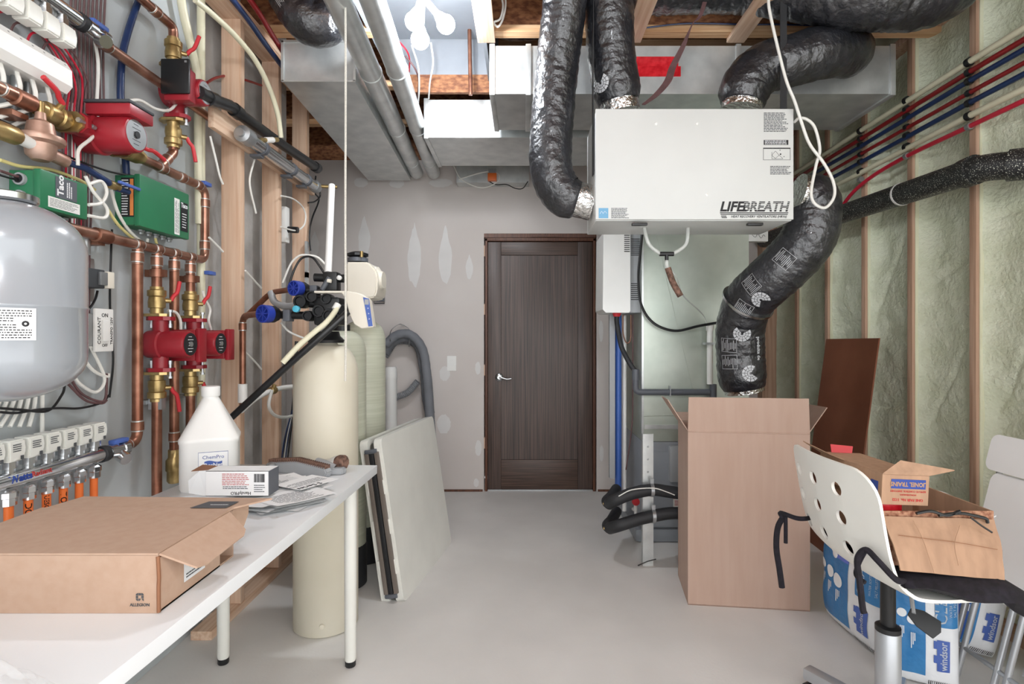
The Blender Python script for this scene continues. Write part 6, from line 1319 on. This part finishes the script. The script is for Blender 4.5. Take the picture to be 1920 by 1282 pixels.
# ================================================================ SALT BAGS
def saltbag(label, a, b, lean, H=.46, th=.13, navy=False, seed=0, roll=0.0):
    a, b = V((*a, 0)), V((*b, 0)); W = (b-a).length; uv = (b-a).normalized(); nf = V((uv.y, -uv.x, 0))
    if nf.y > 0 and nf.x > 0: nf = -nf
    T = thing('salt_bag', label, 'bag', (a+b)/2, 'water softener salt bags')
    upv = (V((0,0,1))*math.cos(lean)-nf*math.sin(lean)+uv*roll).normalized(); uv = (uv-upv*uv.dot(upv)).normalized(); nv_ = uv.cross(upv); nv_ = nv_ if nv_.dot(nf) > 0 else -nv_
    org = a-nf*(th/2)+V((0,0,.004+max(0, -uv.z*W)))
    def Sf(u, v, side=1, off=0):
        bu, bv = max(0, 1-abs(2*u-1)**5), max(0, 1-abs(2*v-1)**4)
        bl = th/2*math.sqrt(bu)*math.sqrt(bv)*(1+.10*noise.noise(V((u*4+seed, v*4, seed*3))))+.003*noise.noise(V((u*11+seed, v*5, 1)))*min(1, bu*bv*3)
        du = .012*noise.noise(V((v*5, seed, 0)))*(1 if u < .5 else -1)
        return org+uv*(W*u)+upv*(H*v)+nv_*(side*bl+off*side)+uv*du*0
    bm = B(); n = 44
    for sd_ in (1, -1):
        G = [[bm.verts.new(Sf(i/n, j/n, sd_)) for j in range(n+1)] for i in range(n+1)]
        for i in range(n):
            for j in range(n): bm.faces.new((G[i][j], G[i+1][j], G[i+1][j+1], G[i][j+1]))
    bmesh.ops.remove_doubles(bm, verts=bm.verts[:], dist=.0006); body = obj('bag_body', bm, 'saltwhite', T, 70)
    def pat(name, u0, u1, v0, v1, m, off=.0018, k=26):
        bm = B(); G = [[bm.verts.new(Sf(u0+(u1-u0)*i/k, v0+(v1-v0)*j/k, 1, off)) for j in range(k+1)] for i in range(k+1)]
        for i in range(k):
            for j in range(k): bm.faces.new((G[i][j], G[i+1][j], G[i+1][j+1], G[i][j+1]))
        return obj(name, bm, m, T, 70)
    pat('blue_print', .02, .56, .10, .985, 'saltnavy' if navy else 'saltblue')
    if navy: pat('blue_print', .44, .565, .08, .99, 'saltblue', .0026)
    pat('purple_print', .34 if not navy else .18, .56 if not navy else .43, .74, .98, 'saltpurple', .0028)
    pat('name_panel', .68, .97, .50, .985, 'saltnavy' if navy else 'saltblue', .0028); pat('logo_panel', .70, .86, .16, .40, 'indigo', .0028)
    pat('logo_panel', .66, .70, .22, .28, 'indigo', .0028); pat('logo_panel', .66, .70, .33, .39, 'indigo', .0028)
    def vtext(s, size, u, v, m, **kk):
        text('lettering', s, size, None, m, T, fn=lambda co: Sf(u-co.y/W, v+co.x/H, 1, .0042), **kk)
    vtext('CLEAN', .052, .765, .70, 'inkwhite'); vtext('WATER SOFTENER', .013, .88, .70, 'inkwhite'); vtext('SALT PELLETS', .013, .935, .67, 'inkwhite')
    vtext('windsor', .030, .785, .28, 'inkwhite', bold=.0006)
    for k in range(3):
        u, v = .12+.14*k, .60-.04*k; r = (.022+.004*k)*min(1, W/.40); bm = B(); vs = [bm.verts.new(Sf(u+r*math.cos(q_)/W, v+r*math.sin(q_)/H, 1, .0042)) for q_ in [2*PI*i/18 for i in range(18)]]; bm.faces.new(vs); ic = obj('round_icon', bm, 'inkwhite', T, 0)
        bm = B()
        for i in range(3):
            uu = u-.02+.022*i
            vs = [bm.verts.new(Sf(a_, b_, 1, .0042)) for a_, b_ in ((uu-.006,v-.10), (uu+.006,v-.10), (uu+.006,v-.22+.03*i), (uu-.006,v-.22+.03*i))]; bm.faces.new(vs)
        obj('icon_caption', bm, 'inkwhite', T, 0)
    for u, v, r in ((.30,.80,.016), (.335,.765,.018)): 
        p = Sf(u, v, 1, .004); bm = B(); lathe(bm, [(r,0), (r*.8,.002), (r*.3,.003)], axis_frame(p, nv_), 12); obj('salt_pellet', bm, 'inkwhite', T)
    bm = B(); rd = random.Random(seed)
    for k in range(14):
        u = .6+.025*k; vs = [bm.verts.new(Sf(a_, b_, 1, .002)) for a_, b_ in ((u,.03), (u+rd.uniform(.004,.014),.03), (u+.01,.07), (u,.07))]; bm.faces.new(vs)
    obj('small_print', bm, 'ink', T, 0)
    text('lettering', '4 in 1', .020, None, 'inkwhite', T, fn=lambda co: Sf(.20+co.x/W, .86+co.y/H, 1, .0042))
saltbag('blue and white salt bag nearest the tall cardboard box', (1.345,2.56), (1.36,2.15), .03, H=.42, th=.12, seed=1)
saltbag('blue and white salt bag behind the swivel chair post', (1.325,2.055), (1.535,1.945), .05, th=.10, seed=2)
saltbag('navy and white salt bag behind the folded chair legs', (1.60,2.20), (1.84,2.135), .08, navy=True, seed=3, roll=.22)
saltbag('navy salt bag at the right edge behind the chair legs', (1.765,1.97), (1.96,1.80), .06, H=.40, th=.09, navy=True, seed=4, roll=.18)
# ================================================================ FOLDED CHAIR
T = thing('folding_chair', 'white folded chair with grey tube legs leaning at the right wall', 'chair', (1.57,1.88,0))
ln = math.atan2(.235,.90); upv = V((math.sin(ln), 0, math.cos(ln))); nv_ = V((-math.cos(ln), 0, math.sin(ln)))
Mfc = Matrix(((0,upv.x,nv_.x,1.585),(-1,upv.y,nv_.y,2.11),(0,upv.z,nv_.z,.012),(0,0,0,1)))       # local x = along -Y, y = up the chair, z = out towards the room
Wf, Hf = .43, .905
def ctube(name, pts, r=.0105, m='chairgrey'):
    bm = B(); tube(bm, fillet([Mfc @ V(p) for p in pts], .04), r, 12); return obj(name, bm, m, T)
ctube('rear_frame', [(.015,Hf*.97,-.012), (.015,.0,-.012), (.055,.0,-.012), (.055,.52,-.012)]); ctube('rear_frame', [(Wf-.015,Hf*.97,-.012), (Wf-.015,0,-.012), (Wf-.055,0,-.012), (Wf-.055,.52,-.012)])
ctube('front_frame', [(.20,.50,-.012), (.20,.0,-.012), (.24,.0,-.012), (.24,.50,-.012)])
ctube('cross_bar', [(.015,.12,-.012), (Wf-.015,.12,-.012)], .008)
bm = B(); poly = rrect(Wf+.01, .135, .03, 5, Wf/2, Hf-.06); sl = rrect(.12, .035, .016, 5, Wf/2, Hf-.05)
vs1 = [bm.verts.new((x, y, 0)) for x, y in poly]; vs2 = [bm.verts.new((x, y, 0)) for x, y in sl]; ed = []
for vs in (vs1, vs2):
    for i in range(len(vs)): ed.append(bm.edges.new((vs[i], vs[(i+1)%len(vs)])))
bmesh.ops.triangle_fill(bm, use_beauty=True, use_dissolve=False, edges=ed)
bmesh.ops.transform(bm, matrix=Mfc @ Matrix.Translation((0,0,.012)), verts=bm.verts[:]); bmesh.ops.solidify(bm, geom=bm.faces[:], thickness=.02); obj('backrest', bm, 'chairwhite2', T, 30)
bm = B(); prism(bm, rrect(Wf-.035, .40, .035, 5, Wf/2, .575), .018, Mfc @ Matrix.Translation((0,0,.003))); bmesh.ops.bevel(bm, geom=[e_ for e_ in bm.edges if e_.calc_face_angle(0) > 1], offset=.004, segments=2, affect='EDGES'); obj('seat', bm, 'chairwhite2', T, 40)
for x in (.012, Wf-.012): bm = B(); lathe(bm, [(.008,0), (.006,.003), (.001,.004)], axis_frame(Mfc @ V((x,Hf-.10,.014)), nv_), 12); obj('rivet', bm, 'zinc', T)
